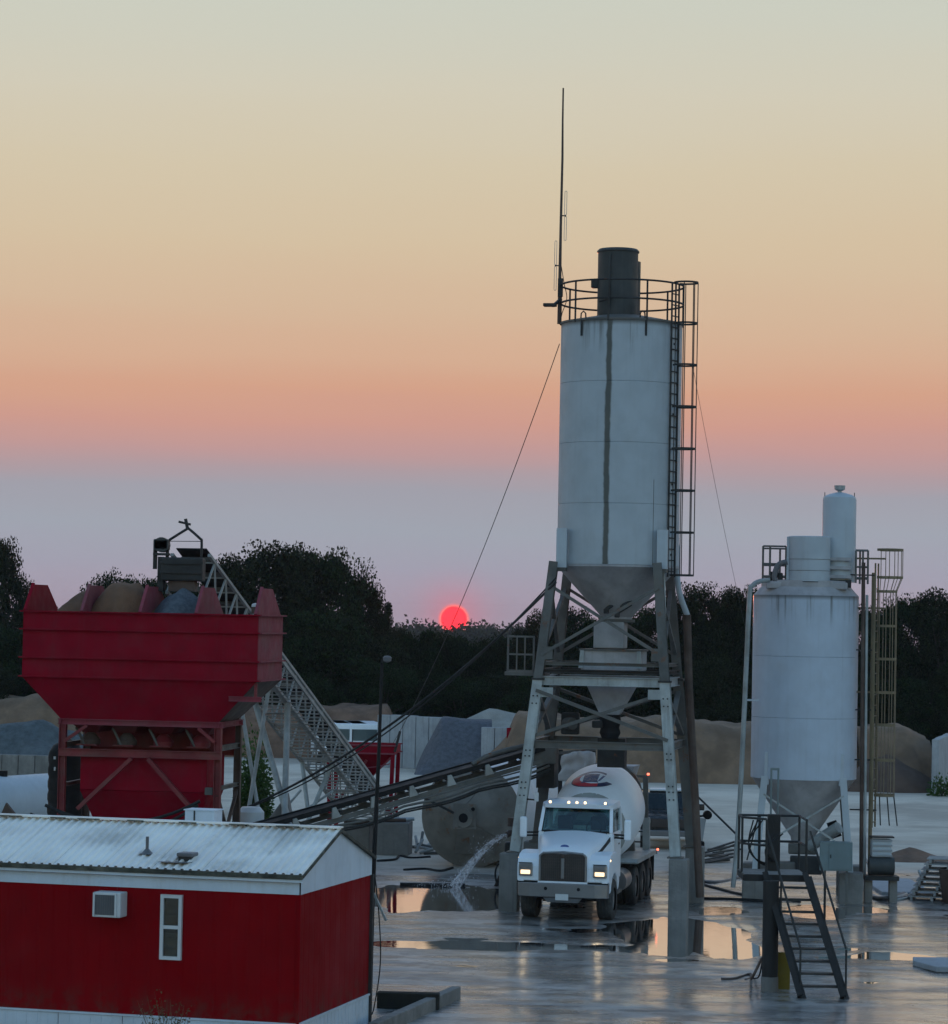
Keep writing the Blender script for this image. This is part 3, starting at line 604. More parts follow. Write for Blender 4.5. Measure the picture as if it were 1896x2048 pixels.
ac = BX(tl, 'air_conditioner', M['white_plastic'], (cx, -.17, cz), (w_, .34, h_), .02)
BX(ac, 'coil_grille', material('grey_condenser_coil', (.10,.105,.115), .5, var=.2), (cx-.03, -.345, cz), (w_-.13, .012, h_-.09))
for i in range(9): BX(ac, 'fin', M['hose'], (cx-.03-.17+i*.0425, -.353, cz), (.008, .008, h_-.1))
for sx in (-1, 1): BX(ac, 'rim', M['white_plastic'], (cx-.03+sx*(w_/2-.055), -.352, cz), (.035, .03, h_-.02))
p = TL(on_plane(296, 1725, wp0+Vector((0, .7, 0)), wn)); zr = lambda y: ZE+(ZK-ZE)*y/(WID/2)
ROD(tl, 'vent_pipe', M['hose'], (p.x, .62, zr(.62)-.02), (p.x, .62, zr(.62)+.34), .03); MB().lathe([(.14, 0), (.09, .03), (.035, .09)], 16, (p.x, .62, zr(.62)+.03)).o('pipe_boot', M['hose'], tl)
p = TL(on_plane(378, 1712, wp0+Vector((0, .6, 0)), wn)); rv = BX(tl, 'roof_vent', M['hose'], (p.x, .5, zr(.5)+.10), (.30, .34, .07), .02); BX(rv, 'vent_collar', M['steel_dark'], (p.x, .5, zr(.5)+.04), (.24, .28, .10))
BX(tl, 'roof_stain_patch', M['hose'], (p.x-.12, .34, zr(.34)+.028), (.55, .5, .008)).rotation_euler = (0, 0, 0)
p = TL(W(417, 1630, 53.6)); rb = BX(tl, 'roof_box', M['trailer_white'], (p.x, WID/2+.55, ZK+.0), (.58, .45, .46), .01); BX(rb, 'lid', M['trailer_white'], (p.x, WID/2+.55, ZK+.24), (.62, .49, .02)); BX(rb, 'slot', M['steel_dark'], (p.x-.1, WID/2+.32, ZK+.1), (.03, .01, .3))

# thin service pole by the trailer's far corner, with its cable loop
pb = Vector((XP(738, 54.9, 2010), 54.9, 0)); ptop = W(764, 1325, 54.9)
sp = thing('service_pole', 'thin black service pole with a small lamp beside the trailer corner', 'pole', pb)
mb = MB(); mb.tube([(0,0,0), (.02,0,2.4), ((ptop-pb).x*.8, 0, 5.2), ptop-pb], [.055, .05, .035, .028], 8); mb.o('pole', M['black'], sp)
lm = ptop-pb; BX(sp, 'lamp_bracket', M['steel_dark'], lm+Vector((.03, 0, .03)), (.10, .06, .05)); MB().lathe([(.01, 0), (.075, .03), (.085, .10), (.05, .13), (.0, .135)], 12, lm+Vector((.10, -.02, .0))).o('lamp_head', M['hose'], sp)
TUBE(sp, 'cable', M['cable'], spline([(.05, 0, 2.9), (.16, -.02, 2.0), (.2, -.03, 1.1), (.10, -.03, .3), (.03, 0, .1)]), .012, 6)
BAR(sp, 'stay', M['galv'], (.0, 0, 2.55), (.30, -.1, 1.95), .04)

# ================================================================== RED AGGREGATE BIN
BR = -R(8); fr_ = W(517, 1229, 73.0); bl = thing('aggregate_bin', 'large red four-compartment aggregate bin raised on a red steel frame', 'hopper', (fr_.x, 73.0, 0), BR)
BLEN, BD = 6.22, 3.12; zt, z1, z2, z3, zb = 7.77, 7.29, 6.56, 6.07, 4.98
xl, xr = -BLEN+.95, -1.07
def shell_panel(n, pts, m, th): 
    return MB().prism(pts, th).o(n, m, bl)
y0 = 0
for (a, b) in ((zt, z1), (z1, z2), (z2, z3)):
    BX(bl, 'front_panel', M['red_bin'], (-BLEN/2, .03, (a+b)/2), (BLEN-.02, .06, a-b-.012)); BX(bl, 'back_panel', M['red_bin'], (-BLEN/2, BD-.03, (a+b)/2), (BLEN-.02, .06, a-b-.012))
    for xx, mm in ((-.03, M['red_bin_pale']), (-BLEN+.03, M['red_bin'])): BX(bl, 'end_panel', mm, (xx, BD/2, (a+b)/2), (.06, BD-.13, a-b-.012))
MB().prism([(-BLEN+.01, 0, z3-.01), (-.01, 0, z3-.01), (xr, .42, zb), (xl, .42, zb)], (0, .06, 0)).o('hopper_front', M['red_bin'], bl)
MB().prism([(-BLEN+.01, BD, z3-.01), (-.01, BD, z3-.01), (xr, BD-.42, zb), (xl, BD-.42, zb)], (0, -.06, 0)).o('hopper_back', M['red_bin'], bl)
for xx, xb, mm in ((-.01, xr, M['rusty']), (-BLEN+.01, xl, M['red_bin'])):
    MB().prism([(xx, .02, z3-.02), (xx, BD-.02, z3-.02), (xb, BD-.44, zb), (xb, .44, zb)], (.05 if xx < -1 else -.05, 0, 0)).o('hopper_end', mm, bl)
for z_ in (zt-.02, z1, z2, z3):
    MB().bar((-BLEN-.06, -.05, z_), (.06, -.05, z_), .10, .035).o('rib', M['red_bin'], bl)
    MB().bar((.05, -.0, z_), (.05, BD+.0, z_), .10, .035).o('rib', M['red_bin_pale'], bl); MB().bar((-BLEN-.05, 0, z_), (-BLEN-.05, BD, z_), .10, .035).o('rib', M['red_bin'], bl)
for xx, mm in ((-BLEN+.06, M['red_bin']), (-BLEN+1.57, M['red_bin_pale']), (-BLEN+3.12, M['red_bin_pale']), (-BLEN+4.6, M['red_bin_pale']), (-.06, M['red_bin_pale'])):
    dv = MB().prism([(xx, .04, zt-.01), (xx, BD-.04, zt-.01), (xx, BD-1.15, zt+.68), (xx, .75, zt+.68)], (-.05, 0, 0)).o('divider_plate', mm, bl)
    BAR(dv, 'stiffener', mm, (xx-.02, .02, zt), (xx-.02, .72, zt+.7), .08, .06); MB().box((xx-.03, BD/2, 7.0), (.05, BD-.2, 1.5)).o('divider_wall', M['red_dk'], bl)
for xx, yy in ((-BLEN+3.0, 1.2), (-BLEN+4.48, .9), (-.2, .5)):
    v = ROD(bl, 'vibrator', M['rusty'], (xx, yy, zt+.02), (xx, yy, zt+.2), .10, 10); MB().lathe([(.10, 0), (.09, .07), (0, .10)], 12, (xx, yy, zt+.2)).o('vibrator_cap', M['white_plastic'], v)
ZB = zb-.07
for yy in (.4, BD-.4): IB(bl, 'long_beam', M['red_bin_pale'], (xl-.05, yy, ZB), (xr+.12 if yy < 1 else xr+.12, yy, ZB), .16, .15)
for xx in (xl+.02, xr+.02): IB(bl, 'cross_beam', M['red_bin_pale'], (xx, .32, ZB-.002), (xx, BD-.32, ZB-.002), .14, .14)
IB(bl, 'outrigger_beam', M['red_bin_pale'], (-.75, .1, 5.6), (.1, .1, 5.6), .12, .13); BAR(bl, 'outrigger_post', M['red_dk'], (-.05, .1, 5.66), (-.05, .1, z3-.05), .07)
for xx in (xl+.08, xr):
    for yy in (.4, BD-.4):
        lg = IB(bl, 'leg', M['red_dk'] if yy < 1 else M['rusty'], (xx, yy, .05), (xx, yy, ZB-.08), .17, .18, up=(1, 0, 0)); BX(lg, 'foot_plate', M['steel'], (xx, yy, .025), (.36, .36, .05))
zm = 4.12
for yy in (.32, BD-.32): IB(bl, 'middle_beam', M['red_dk'], (xl, yy, zm), (xr+.08, yy, zm), .12, .2)
for xx in (xl+.08, xr): IB(bl, 'side_beam', M['steel'], (xx, .4, zm+.18), (xx, BD-.4, zm+.18), .1, .14); IB(bl, 'side_beam', M['steel'], (xx, .4, zm-.85), (xx, BD-.4, zm-.85), .1, .10)
for a, b in (((xl+1.85, 2.85), (xl+.6, 2.85-0)),): pass
xm = (xl+xr)/2
for yy in (.26, BD-.26):
    BAR(bl, 'brace', M['red_dk'], (xm-.15, yy, zm-.12), (xl+.55, yy, zm-1.45), .11, .1); BAR(bl, 'brace', M['red_dk'], (xm+.3, yy, zm-.12), (xr-.5, yy, zm-1.5), .17, .1)
    BAR(bl, 'knee_brace', M['red_dk'], (xl+.75, yy, ZB-.09), (xl+.15, yy, zm+.28), .09, .08); BAR(bl, 'knee_brace', M['red_dk'], (xr-.5, yy, ZB-.09), (xr-.05, yy, zm+.35), .10, .08)
for yy in (.4, BD-.4): BAR(bl, 'end_brace', M['rusty'], (xr, yy, zm-1.0), (xr, BD-yy, 1.2), .08)
BX(bl, 'gate_shroud', M['red_dk'], (xm, BD-.55, 4.55), (xr-xl-.1, .05, .75))
for i in range(4):                                       # four gates under the compartments
    xx = xl+.65+i*.98
    MB().hexa([(xx-.2, .95, 4.62), (xx+.2, .95, 4.62), (xx+.2, 2.1, 4.62), (xx-.2, 2.1, 4.62)], [(xx-.47, .5, 4.93), (xx+.47, .5, 4.93), (xx+.47, 2.6, 4.93), (xx-.47, 2.6, 4.93)]).o('outlet_cone', M['red_dk'], bl)
    g = MB().lathe([(.26, -.0), (.27, .10), (.16, .24), (.09, .30), (.0, .31)], 14, (xx, 1.0, 4.32)).o('gate', M['red_dk'] if i > 1 else M['rusty'], bl)
    BX(g, 'gate_plate', M['red_dk'], (xx-.05, .9, 4.30), (.55, .3, .03)); ROD(g, 'gate_cylinder', M['steel'], (xx-.34, .8, 4.75), (xx-.1, .78, 4.32), .035)
tb = [(xl+.52, .55), (xr-.32, .55), (xr-.32, BD-.55), (xl+.52, BD-.55)]; tm = [(xl+.9, 1.05), (xr-.6, 1.05), (xr-.6, BD-1.05), (xl+.9, BD-1.05)]
wb = MB().hexa([(*p, 3.15) for p in tb], [(*p, 4.05) for p in tb]).o('weigh_batcher', M['red_bin'], bl, .02); 
MB().hexa([(*p, 2.1) for p in tm], [(*p, 3.145) for p in tb]).o('batcher_hopper', M['red_bin'], wb); BX(wb, 'batcher_lip', M['red_dk'], ((tm[0][0]+tm[1][0])/2, 1.0, 2.1), (3.0, .08, .05))
BX(wb, 'load_cell', M['steel'], (xr-.22, .52, 3.2), (.2, .3, .18))
for i, (za, zs, pa, pb_) in enumerate(((2.5, .5, 90, 400), (2.4, .62, 110, 396), (2.3, .55, 60, 420), (2.28, .3, 270, 410))):
    own('cable_bundle', MB().tube(sag(W(pa, 1610+i*9, 71.6), W(pb_, 1602+i*8, 71.9), zs), .045, 6), M['cable'], ['thick grey cable sagging highest across the red bin frame', 'second cable sagging below the top one across the bin frame', 'lowest and longest cable sagging across the bin legs', 'short cable looping to the foot of the right bin leg'][i], 'cable', W(pa, 1610, 71.6))
def bin_heap(name, xx, w, h, mat, label, seed, yo=.05, pw=1.5, flat=0):
    Q = Matrix.Rotation(BR, 3, 'Z'); c = Vector(bl.location)+Q @ Vector((xx, BD/2+yo, 0)); return heap(name, (c.x, c.y, zt-.4), w, 1.45, h+.4, mat, label, seed, pw=pw, rough=.07, base=0, rz=BR, flat=flat)
bin_heap('sand_heap', -BLEN+1.15, .98, .52, M['sand_bin'], 'low brown sand heap in the bin compartment at the tapered raised end plate', 41)
bin_heap('sand_heap', -BLEN+2.3, 1.06, .84, M['sand_bin'], 'tallest brown sand heap with a flattish top in the red bin', 44, pw=2.2, flat=.06)
bin_heap('gravel_heap', -BLEN+3.82, 1.0, .66, M['gravel_blue'], 'smooth blue grey gravel heap in the red bin', 47)

# ================================================================== LATTICE CHARGING CONVEYOR
HD, FT = W(372, 1178, 76.2), W(742, 1655, 97.0)
cv = thing('lattice_conveyor', 'pale grey lattice truss conveyor climbing steeply behind the red bin', 'conveyor', (FT.x, FT.y, 0)); CV = loc_of(cv)
ax = (HD-FT).normalized(); side = ax.cross(Vector((0, 0, 1))).normalized(); upv = side.cross(ax).normalized(); Lc = (HD-FT).length
def cp(t, s, u): return CV(FT + ax*t + side*s + upv*u)
hw, hh = .52, .98
for s in (-1, 1):
    for u in (-.1, hh): BAR(cv, 'chord', M['lattice'], cp(0, s*hw, u), cp(Lc, s*hw, u), .085)
nb = 20
for i in range(nb):
    ta, tb_ = Lc*i/nb, Lc*(i+1)/nb; tm_ = (ta+tb_)/2
    for s in (-1, 1):
        BAR(cv, 'lattice_bar', M['lattice'], cp(ta, s*hw, -.1), cp(tm_, s*hw, hh), .05); BAR(cv, 'lattice_bar', M['lattice'], cp(tm_, s*hw, hh), cp(tb_, s*hw, -.1), .05)
    BAR(cv, 'cross_bar', M['lattice'], cp(ta, -hw, -.1), cp(ta, hw, -.1), .05)
    BAR(cv, 'cross_bar', M['lattice'], cp(tm_, -hw, hh), cp(tm_, hw, hh), .05); ROD(cv, 'idler_roller', M['steel'], cp(tm_, -hw+.08, hh+.1), cp(tm_, hw-.08, hh+.1), .06, 8)
BAR(cv, 'belt', M['black'], cp(0, 0, hh+.18), cp(Lc, 0, hh+.18), .85, .03)
for k in range(52): BAR(cv, 'walkway_tread', M['lattice'], cp(1+k*.34, hw+.02, -.12), cp(1+k*.34, -hw-.75, -.12), .10+.05*(k % 3), .03)
BAR(cv, 'walkway_edge', M['lattice'], cp(.8, -hw-.78, -.1), cp(Lc-3.5, -hw-.78, -.1), .05, .1)
for s in (-1, 1):
    ROD(cv, 'tail_leg', M['lattice'], cp(.4, s*hw, 0), CV((*(FT+ax*.4+side*s*hw)[:2], 0)), .06)
Pm = FT+ax*(Lc*.60); gy_ = Pm.y
for s in (-1, 1):                                        # splayed pipe legs
    ROD(cv, 'support_leg', M['galv'], CV(Pm+side*s*hw), CV((Pm.x+.95+s*.35, gy_-2.0, 0)), .09, 10); ROD(cv, 'support_leg', M['galv'], CV(Pm+side*s*hw+ax*2), CV((Pm.x-.2+s*.5, gy_-2.6, 0)), .06, 10)
Pq = FT+ax*(Lc*.34)
for s in (-1, 1): ROD(cv, 'support_leg', M['galv'], CV(Pq+side*s*hw), CV((Pq.x-.35+s*.4, Pq.y-1.2, 0)), .07, 10); BAR(cv, 'leg_brace', M['galv'], CV(Pq+side*s*hw-Vector((0,0,1.0))), CV((Pq.x-1.9, Pq.y-1.3+s*.5, .6)), .06)
hd = CV(W(366, 1130, 75.6))                                              # head frame: motor, drum housing, hood hoop
BX(cv, 'head_housing', M['steel_dark'], hd+Vector((.02, -.1, -.12)), (1.1, .9, .62), .04); BX(cv, 'housing_band', M['steel_dark'], hd+Vector((.02, -.57, .05)), (1.12, .04, .07)); BX(cv, 'housing_band', M['steel_dark'], hd+Vector((.02, -.57, -.2)), (1.12, .04, .07))
BX(cv, 'motor_frame', M['steel_dark'], hd+Vector((-.55, -.1, -.25)), (.16, .6, .9)); BX(cv, 'motor_frame', M['steel_dark'], hd+Vector((-.72, -.2, .25)), (.10, .12, .75)); BX(cv, 'motor_frame', M['steel_dark'], hd+Vector((-.40, -.2, .3)), (.08, .12, .5)); BX(cv, 'motor_shelf', M['steel_dark'], hd+Vector((-.55, -.2, .27)), (.42, .4, .06))
MB().cyl(hd+Vector((-.55, -.4, .52)), hd+Vector((-.55, .1, .52)), .20, .20, 14).o('motor', M['charcoal'], cv); BX(cv, 'motor_cover', M['charcoal'], hd+Vector((-.56, -.15, .52)), (.40, .5, .30), .04)
mb = MB(); mb.tube(spline([hd+Vector((-.36, -.2, .65)), hd+Vector((.10, -.2, .95)), hd+Vector((.15, -.2, .96)), hd+Vector((.46, -.2, .70)), hd+Vector((.5, -.2, .62)), hd+Vector((.5, -.2, .1))], 4), .035, 8); mb.o('hoop', M['steel_dark'], cv)
BAR(cv, 'hoop_tie', M['steel_dark'], hd+Vector((-.36, -.2, .62)), hd+Vector((.48, -.2, .63)), .018); BAR(cv, 'sheave', M['steel_dark'], hd+Vector((-.12, -.2, 1.14)), hd+Vector((.2, -.2, 1.07)), .10, .06); BAR(cv, 'sheave_post', M['steel_dark'], hd+Vector((.12, -.2, .95)), hd+Vector((.06, -.2, 1.22)), .08)
BX(cv, 'chute', M['rusty'], hd+Vector((.02, -.1, -.55)), (.7, .7, .3))

# ================================================================== BELT CONVEYOR TO THE TOWER
A, B = W(175, 1752, 73.9), W(1078, 1499, 78.4); bc = thing('belt_conveyor', 'low sloping belt conveyor with black belt running to the silo tower', 'conveyor', (A.x, A.y, 0)); BC = loc_of(bc)
ab = (B-A).normalized(); bs = ab.cross(Vector((0, 0, 1))).normalized(); bu = bs.cross(ab).normalized(); LB = (B-A).length
def q(t, s, u): return BC(A+ab*t+bs*s+bu*u)
BAR(bc, 'belt', M['black'], q(0, 0, .05), q(LB, 0, .05), .8, .05); 
for s in (-1, 1): BAR(bc, 'skirt_rail', M['black'], q(0, s*.44, .05), q(LB, s*.44, .05), .05, .13); BAR(bc, 'stringer', M['steel'], q(0, s*.46, -.27), q(LB, s*.46, -.27), .05, .12)
nbk = int(LB/1.12)
for i in range(1, nbk+1):
    t_ = i*1.12
    for s in (-1, 1): MB().prism([q(t_-.13, s*.48, -.22), q(t_+.13, s*.48, -.22), q(t_+.05, s*.48, .06), q(t_-.05, s*.48, .06)], tuple((q(0, s*.07, 0)-q(0, 0, 0)))).o('idler_bracket', M['lattice'], bc)
    ROD(bc, 'roller', M['steel_dark'], q(t_+.2, -.4, -.14), q(t_+.2, .4, -.14), .05)
for s, u_, r_c, m_ in ((.5, -.40, .035, 'steel'), (.52, -.50, .03, 'steel_dark'), (.5, -.56, .026, 'cable'), (.54, -.33, .024, 'steel')):
    pts = []
    for i in range(0, 31): t_ = LB*i/30; pts.append(q(t_, s, u_-.10*abs(math.sin(i*.62))*(1 if u_ < -.35 else .3)))
    TUBE(bc, 'conduit', M[m_], pts, r_c, 6)
mb = MB().tube([q(LB-2.1, .3, .14), q(LB-1.7, .3, .25), q(LB-1.0, .3, .27), q(LB-.5, .3, .24)], .07, 8); mb.o('cover_pipe', M['steel'], bc); BX(bc, 'head_pulley_box', M['steel'], q(LB+.1, 0, -.1), (.7, .95, .6), .03)
for t_, wd2 in ((2.2, .12), (5.4, .12)):
    for s in (-1, 1): P_ = A+ab*t_+bs*s*.46; BAR(bc, 'trestle_leg', M['steel'], BC(P_+Vector((0,0,-.3))), BC((P_.x, P_.y, 0)), .11)
    BAR(bc, 'trestle_tie', M['steel'], q(t_, -.46, -.8), q(t_, .46, -.8), .08)

# ================================================================== TALL SILO TOWER
tw = thing('silo_tower', 'tall white cement silo on a braced steel tower over the loading bay', 'silo', (3.8, 77.8, 0), -R(10)); TW = loc_of(tw)
zS0, zS1, rS = 9.3, 15.87, 1.66; HT, HB, zLeg, zP = 1.40, 2.22, 9.35, 1.57
off = {(-1,-1): (-.16, .1), (-1,1): (-.2, .1)}
def leg_at(sx, sy, z): f = (z-0)/zLeg; k = HB+(HT-HB)*f; o_ = off.get((sx, sy), (0,0)); return Vector((sx*k+o_[0]*(1-f), sy*k+o_[1]*(1-f), z))
for sx in (-1, 1):
    for sy in (-1, 1):
        f = sy < 0
        pr = BX(tw, 'pier', M['concrete'], (*leg_at(sx, sy, .4)[:2], zP/2-.1), (.5, .5, zP+.2), .03); BX(pr, 'base_plate', M['steel'], (*leg_at(sx, sy, zP)[:2], zP+.02), (.42, .42, .04))
        IB(tw, 'lower_leg', M['galv'] if f else M['steel'], leg_at(sx, sy, zP+.04), leg_at(sx, sy, 6.2), .27, .30, .025, up=(0, 1, 0))
        IB(tw, 'upper_leg', M['steel'], leg_at(sx, sy, 6.2), leg_at(sx, sy, zLeg), .24, .26, .025, up=(0, 1, 0))
        BX(tw, 'leg_splice', M['steel_dark'], leg_at(sx, sy, 6.2), (.34, .36, .05))
        if f:
            for z_ in (5.55, 5.75, 4.15, 4.3, 3.3, 3.45, 3.1):
                for dx in (-.055, .055): p_ = leg_at(sx, sy, z_)+Vector((dx, -.152, 0)); mb = MB().cyl(p_, p_+Vector((0, -.025, 0)), .022, .022, 8); mb.o('bolt', M['steel_dark'], tw)
for z_, w_, h_, mt, nm in ((6.16, .14, .24, 'galv', 'main_beam'), (6.42, .14, .10, 'steel_dark', 'floor_beam'), (6.62, .10, .09, 'steel', 'upper_beam'), (4.46, .14, .2, 'steel', 'lower_beam')):
    for a, b in (((-1,-1),(1,-1)), ((-1,1),(1,1)), ((-1,-1),(-1,1)), ((1,-1),(1,1))): IB(tw, nm, M[mt], leg_at(*a, z_), leg_at(*b, z_), w_, h_)
for a, b in (((-1,-1),(1,-1)), ((-1,1),(1,1)), ((-1,-1),(-1,1)), ((1,-1),(1,1))):
    n_ = Vector((0, -.1, 0)) if a[1] == b[1] == -1 else Vector((0,0,0))
    for p_, q_ in ((a, b), (b, a)):
        o2 = n_*(1.2 if p_ == a else .3)
        BAR(tw, 'cross_brace', M['steel'], leg_at(*p_, 5.9)+o2, leg_at(*q_, 4.65)+o2, .13, .09); BAR(tw, 'upper_brace', M['steel'], leg_at(*p_, 6.85)+o2, leg_at(*q_, 8.7)+o2, .10, .08)
for sx in (-1, 1): BX(tw, 'gusset', M['galv'], leg_at(sx, -1, 5.85)+Vector((-sx*.28, -.13, 0)), (.36, .02, .26)); BX(tw, 'gusset', M['steel'], leg_at(sx, -1, 6.9)+Vector((-sx*.16, -.13, 0)), (.3, .02, .34))
# shell: four welded courses, conical bottom, brackets
nC = 4; ch = (zS1-zS0)/nC
for i in range(nC):
    a = zS0+ch*i
    MB().lathe([(rS-.006, a+.002), (rS, a+.007), (rS, a+ch-.007), (rS-.006, a+ch-.002)], 64).o('shell_course', M['silo_tall'], tw)
MB().lathe([(rS, zS1-.003), (rS+.03, zS1-.003), (rS+.03, zS1+.05), (rS-.02, zS1+.06), (.6, zS1+.26), (0, zS1+.26)], 48).o('silo_roof', M['steel'], tw)
MB().lathe([(rS-.02, zS0+.003), (rS+.012, zS0-.01), (rS+.012, zS0-.06), (rS-.03, zS0-.08), (.42, 7.9), (.42, 7.84)], 48).o('cone', M['cone_grey'], tw)
for sx in (-1, 1):
    for sy in (-1, 1): MB().prism([(sx*1.22, sy*1.16, 9.2), (sx*1.5, sy*1.16, 9.2), (sx*1.5, sy*1.16, 10.25), (sx*1.22, sy*1.16, 10.25)], (0, sy*.22, 0)).o('leg_bracket', M['silo_white'], tw); BAR(tw, 'bracket_web', M['steel'], (sx*1.36, sy*1.2, 9.1), (sx*1.36, sy*1.2, 9.35), .25, .3)
# below the cone: valve, boxes, weigh hopper, boot
MB().cyl((0,0,7.84), (0,0,7.76), .5, .5, 20).o('flange', M['steel'], tw); MB().cyl((-.34,0,7.76), (.34,0,7.76), .10, .10, 10).o('valve_shaft', M['steel_dark'], tw)
for dx, dz in ((-.2, 8.1), (.25, 8.2), (.1, 8.0)): ROD(tw, 'aeration_pipe', M['steel_dark'], (dx, -.75, dz), (dx+.35, -.55, dz+.25), .05); BX(tw, 'aeration_valve', M['steel_dark'], (dx, -.72, dz-.05), (.14, .14, .14), .03)
BX(tw, 'screw_box', M['cone_grey'], (0, -.1, 7.4), (.82, .9, .72), .03); BX(tw, 'rubber_sleeve', M['black'], (0, -.1, 7.0), (.84, .92, .06))
wb_ = BX(tw, 'weigh_hopper', M['cone_grey'], (.12, -.2, 6.72), (1.62, 1.5, .56), .03); BX(wb_, 'hopper_flange', M['steel'], (.12, -.2, 7.0), (1.7, 1.58, .05))
for dx in (-.72, .72): MB().prism([(dx+.12, -.96, 6.5), (dx+.12+(.14 if dx > 0 else -.14), -.96, 6.5), (dx+.12+(.1 if dx > 0 else -.1), -.96, 6.98), (dx+.12, -.96, 6.98)], (0, -.05, 0)).o('side_plate', M['galv'], wb_)
MB().hexa([(-.22,-.42,5.25), (.30,-.42,5.25), (.30,.1,5.25), (-.22,.1,5.25)], [(-.55,-.85,6.08), (.72,-.85,6.08), (.72,.5,6.08), (-.55,.5,6.08)]).o('discharge_cone', M['cone_grey'], tw)
MB().lathe([(.27, 5.25), (.30, 5.05), (.25, 4.9), (.29, 4.75), (.22, 4.6)], 18, (.04, -.16, 0)).o('rubber_boot', M['black'], tw); BX(tw, 'gate_motor', M['steel_dark'], (-.28, -.3, 4.98), (.3, .25, .2), .04); BX(tw, 'drop_chute', M['steel_dark'], (.05, .3, 4.2), (.75, .5, .8))
MB().cyl((-1.25, .5, 4.95), (-1.05, .3, 4.95), .17, .17, 16).o('drive_pulley', M['steel'], tw); BX(tw, 'drive_guard', M['steel_dark'], (-1.15, .55, 4.95), (.5, .25, .6), .05)
# filters on the roof
MB().lathe([(.55, zS1+.06), (.55, 17.85), (.58, 17.86), (.58, 17.9), (.53, 17.95), (0, 17.98)], 36, (-.12, -.1, 0)).o('dust_filter', M['charcoal'], tw); MB().lathe([(.42, zS1+.06), (.42, 17.72), (0, 17.74)], 28, (-.02, .8, 0)).o('dust_filter', M['charcoal'], tw)
BX(tw, 'filter_rib', M['charcoal'], (-.28, -.645, 17.0), (.05, .06, 1.5)); BAR(tw, 'filter_handle', M['steel_dark'], (-.55, -.66, 16.45), (-.2, -.68, 16.55), .04)
BX(tw, 'junction_box', M['steel_dark'], (-.70, -.2, 17.0), (.26, .22, .24), .02)
# guard rail
rr = rS+.02
for z_ in (16.45, 16.95): MB().tube([(rr*math.cos(2*math.pi*i/48), rr*math.sin(2*math.pi*i/48), z_) for i in range(48)], .028, 6, True).o('guard_rail', M['steel_dark'], tw)
for i in range(10): a_ = 2*math.pi*(i+.35)/10; ROD(tw, 'rail_post', M['steel_dark'], (rr*math.cos(a_), rr*math.sin(a_), zS1-.02), (rr*math.cos(a_), rr*math.sin(a_), 16.95), .026)
for a_ in (R(-125), R(-62), R(-90+180)): MB().tube([(1.55*math.cos(a_)+dx, 1.55*math.sin(a_), zS1+dz) for dx, dz in ((-.07, .04), (-.06, .2), (0, .26), (.06, .2), (.07, .04))], .02, 6).o('lifting_lug', M['steel_dark'], tw)
for a_ in (R(-123), R(-60)): BAR(tw, 'lug_strap', M['steel_dark'], (1.675*math.cos(a_), 1.675*math.sin(a_), zS1+.02), (1.675*math.cos(a_), 1.675*math.sin(a_), zS1-.42), .06, .02)
# caged ladder
def ladder(parent, mat, base_pt, rad, z0, z1, hoops, hr, rail_w=.4, rung=.3, straps=7, top_ext=0, rr_=.022, hbar=.05, strap_w=.035):
    """vertical caged ladder: rad = outward direction; z0..z1"""
    c = Vector((*base_pt, 0)); rad = Vector((*rad, 0)).normalized(); tan = Vector((-rad.y, rad.x, 0))
    for s in (-1, 1): BAR(parent, 'ladder_rail', mat, c+tan*s*rail_w/2+Vector((0,0,z0)), c+tan*s*rail_w/2+Vector((0,0,z1+top_ext)), .05, .03)
    k = int((z1-z0)/rung); rm = None
    for i in range(k):
        if rm is None: rm = MB().cyl(tan*-rail_w/2, tan*rail_w/2, rr_*.8, rr_*.8, 6).o('rung', mat, parent); rm.location = c+Vector((0,0,z0+.15)); me_ = rm.data
        else: o_ = bpy.data.objects.new('rung', me_); col.objects.link(o_); o_.parent = parent; o_.location = c+Vector((0,0,z0+.15+i*rung))
    def hp(r_, w): return [c+rad*(r_*.98*(1-math.cos(a_)) ) + tan*w*math.sin(a_)*1.0 if 0 else c+rad*(r_+r_*math.cos(a_))+tan*r_*math.sin(a_) for a_ in [R(-150+300*i/18) for i in range(19)]]
    for h in hoops:
        r_ = hr if not isinstance(hr, dict) else hr[h]; pts = hp(r_, r_); mb = MB()
        for i in range(18): mb.bar(pts[i]+Vector((0,0,h)), pts[i+1]+Vector((0,0,h)), .02, hbar)
        mb.o('cage_hoop', mat, parent)
    for j in range(straps):
        a_ = R(-120+240*j/(straps-1)); mb = MB()
        for ha, hb_ in zip(hoops[:-1], hoops[1:]):
            ra = hr if not isinstance(hr, dict) else hr[ha]; rb_ = hr if not isinstance(hr, dict) else hr[hb_]
            mb.bar(c+rad*(ra+ra*math.cos(a_))+tan*ra*math.sin(a_)+Vector((0,0,ha)), c+rad*(rb_+rb_*math.cos(a_))+tan*rb_*math.sin(a_)+Vector((0,0,hb_)), strap_w, .012, up=tuple(rad))
        mb.o('cage_strap', mat, parent)
LA = R(-90+58+10); ld = Vector((math.cos(LA), math.sin(LA))); lb = ld*(rS+.16)
ladder(tw, M['steel_dark'], lb, ld, 9.0, 16.95, [9.05, 10.2, 11.33, 12.46, 13.59, 14.72, 15.85, 16.95], .32, straps=6, hbar=.05)
for z_ in (9.6, 11.5, 13.4, 15.3): BAR(tw, 'ladder_clip', M['steel_dark'], (*(ld*(rS-.02)), z_), (*lb, z_), .05)
rd = Vector((math.cos(LA-R(22)), math.sin(LA-R(22))))
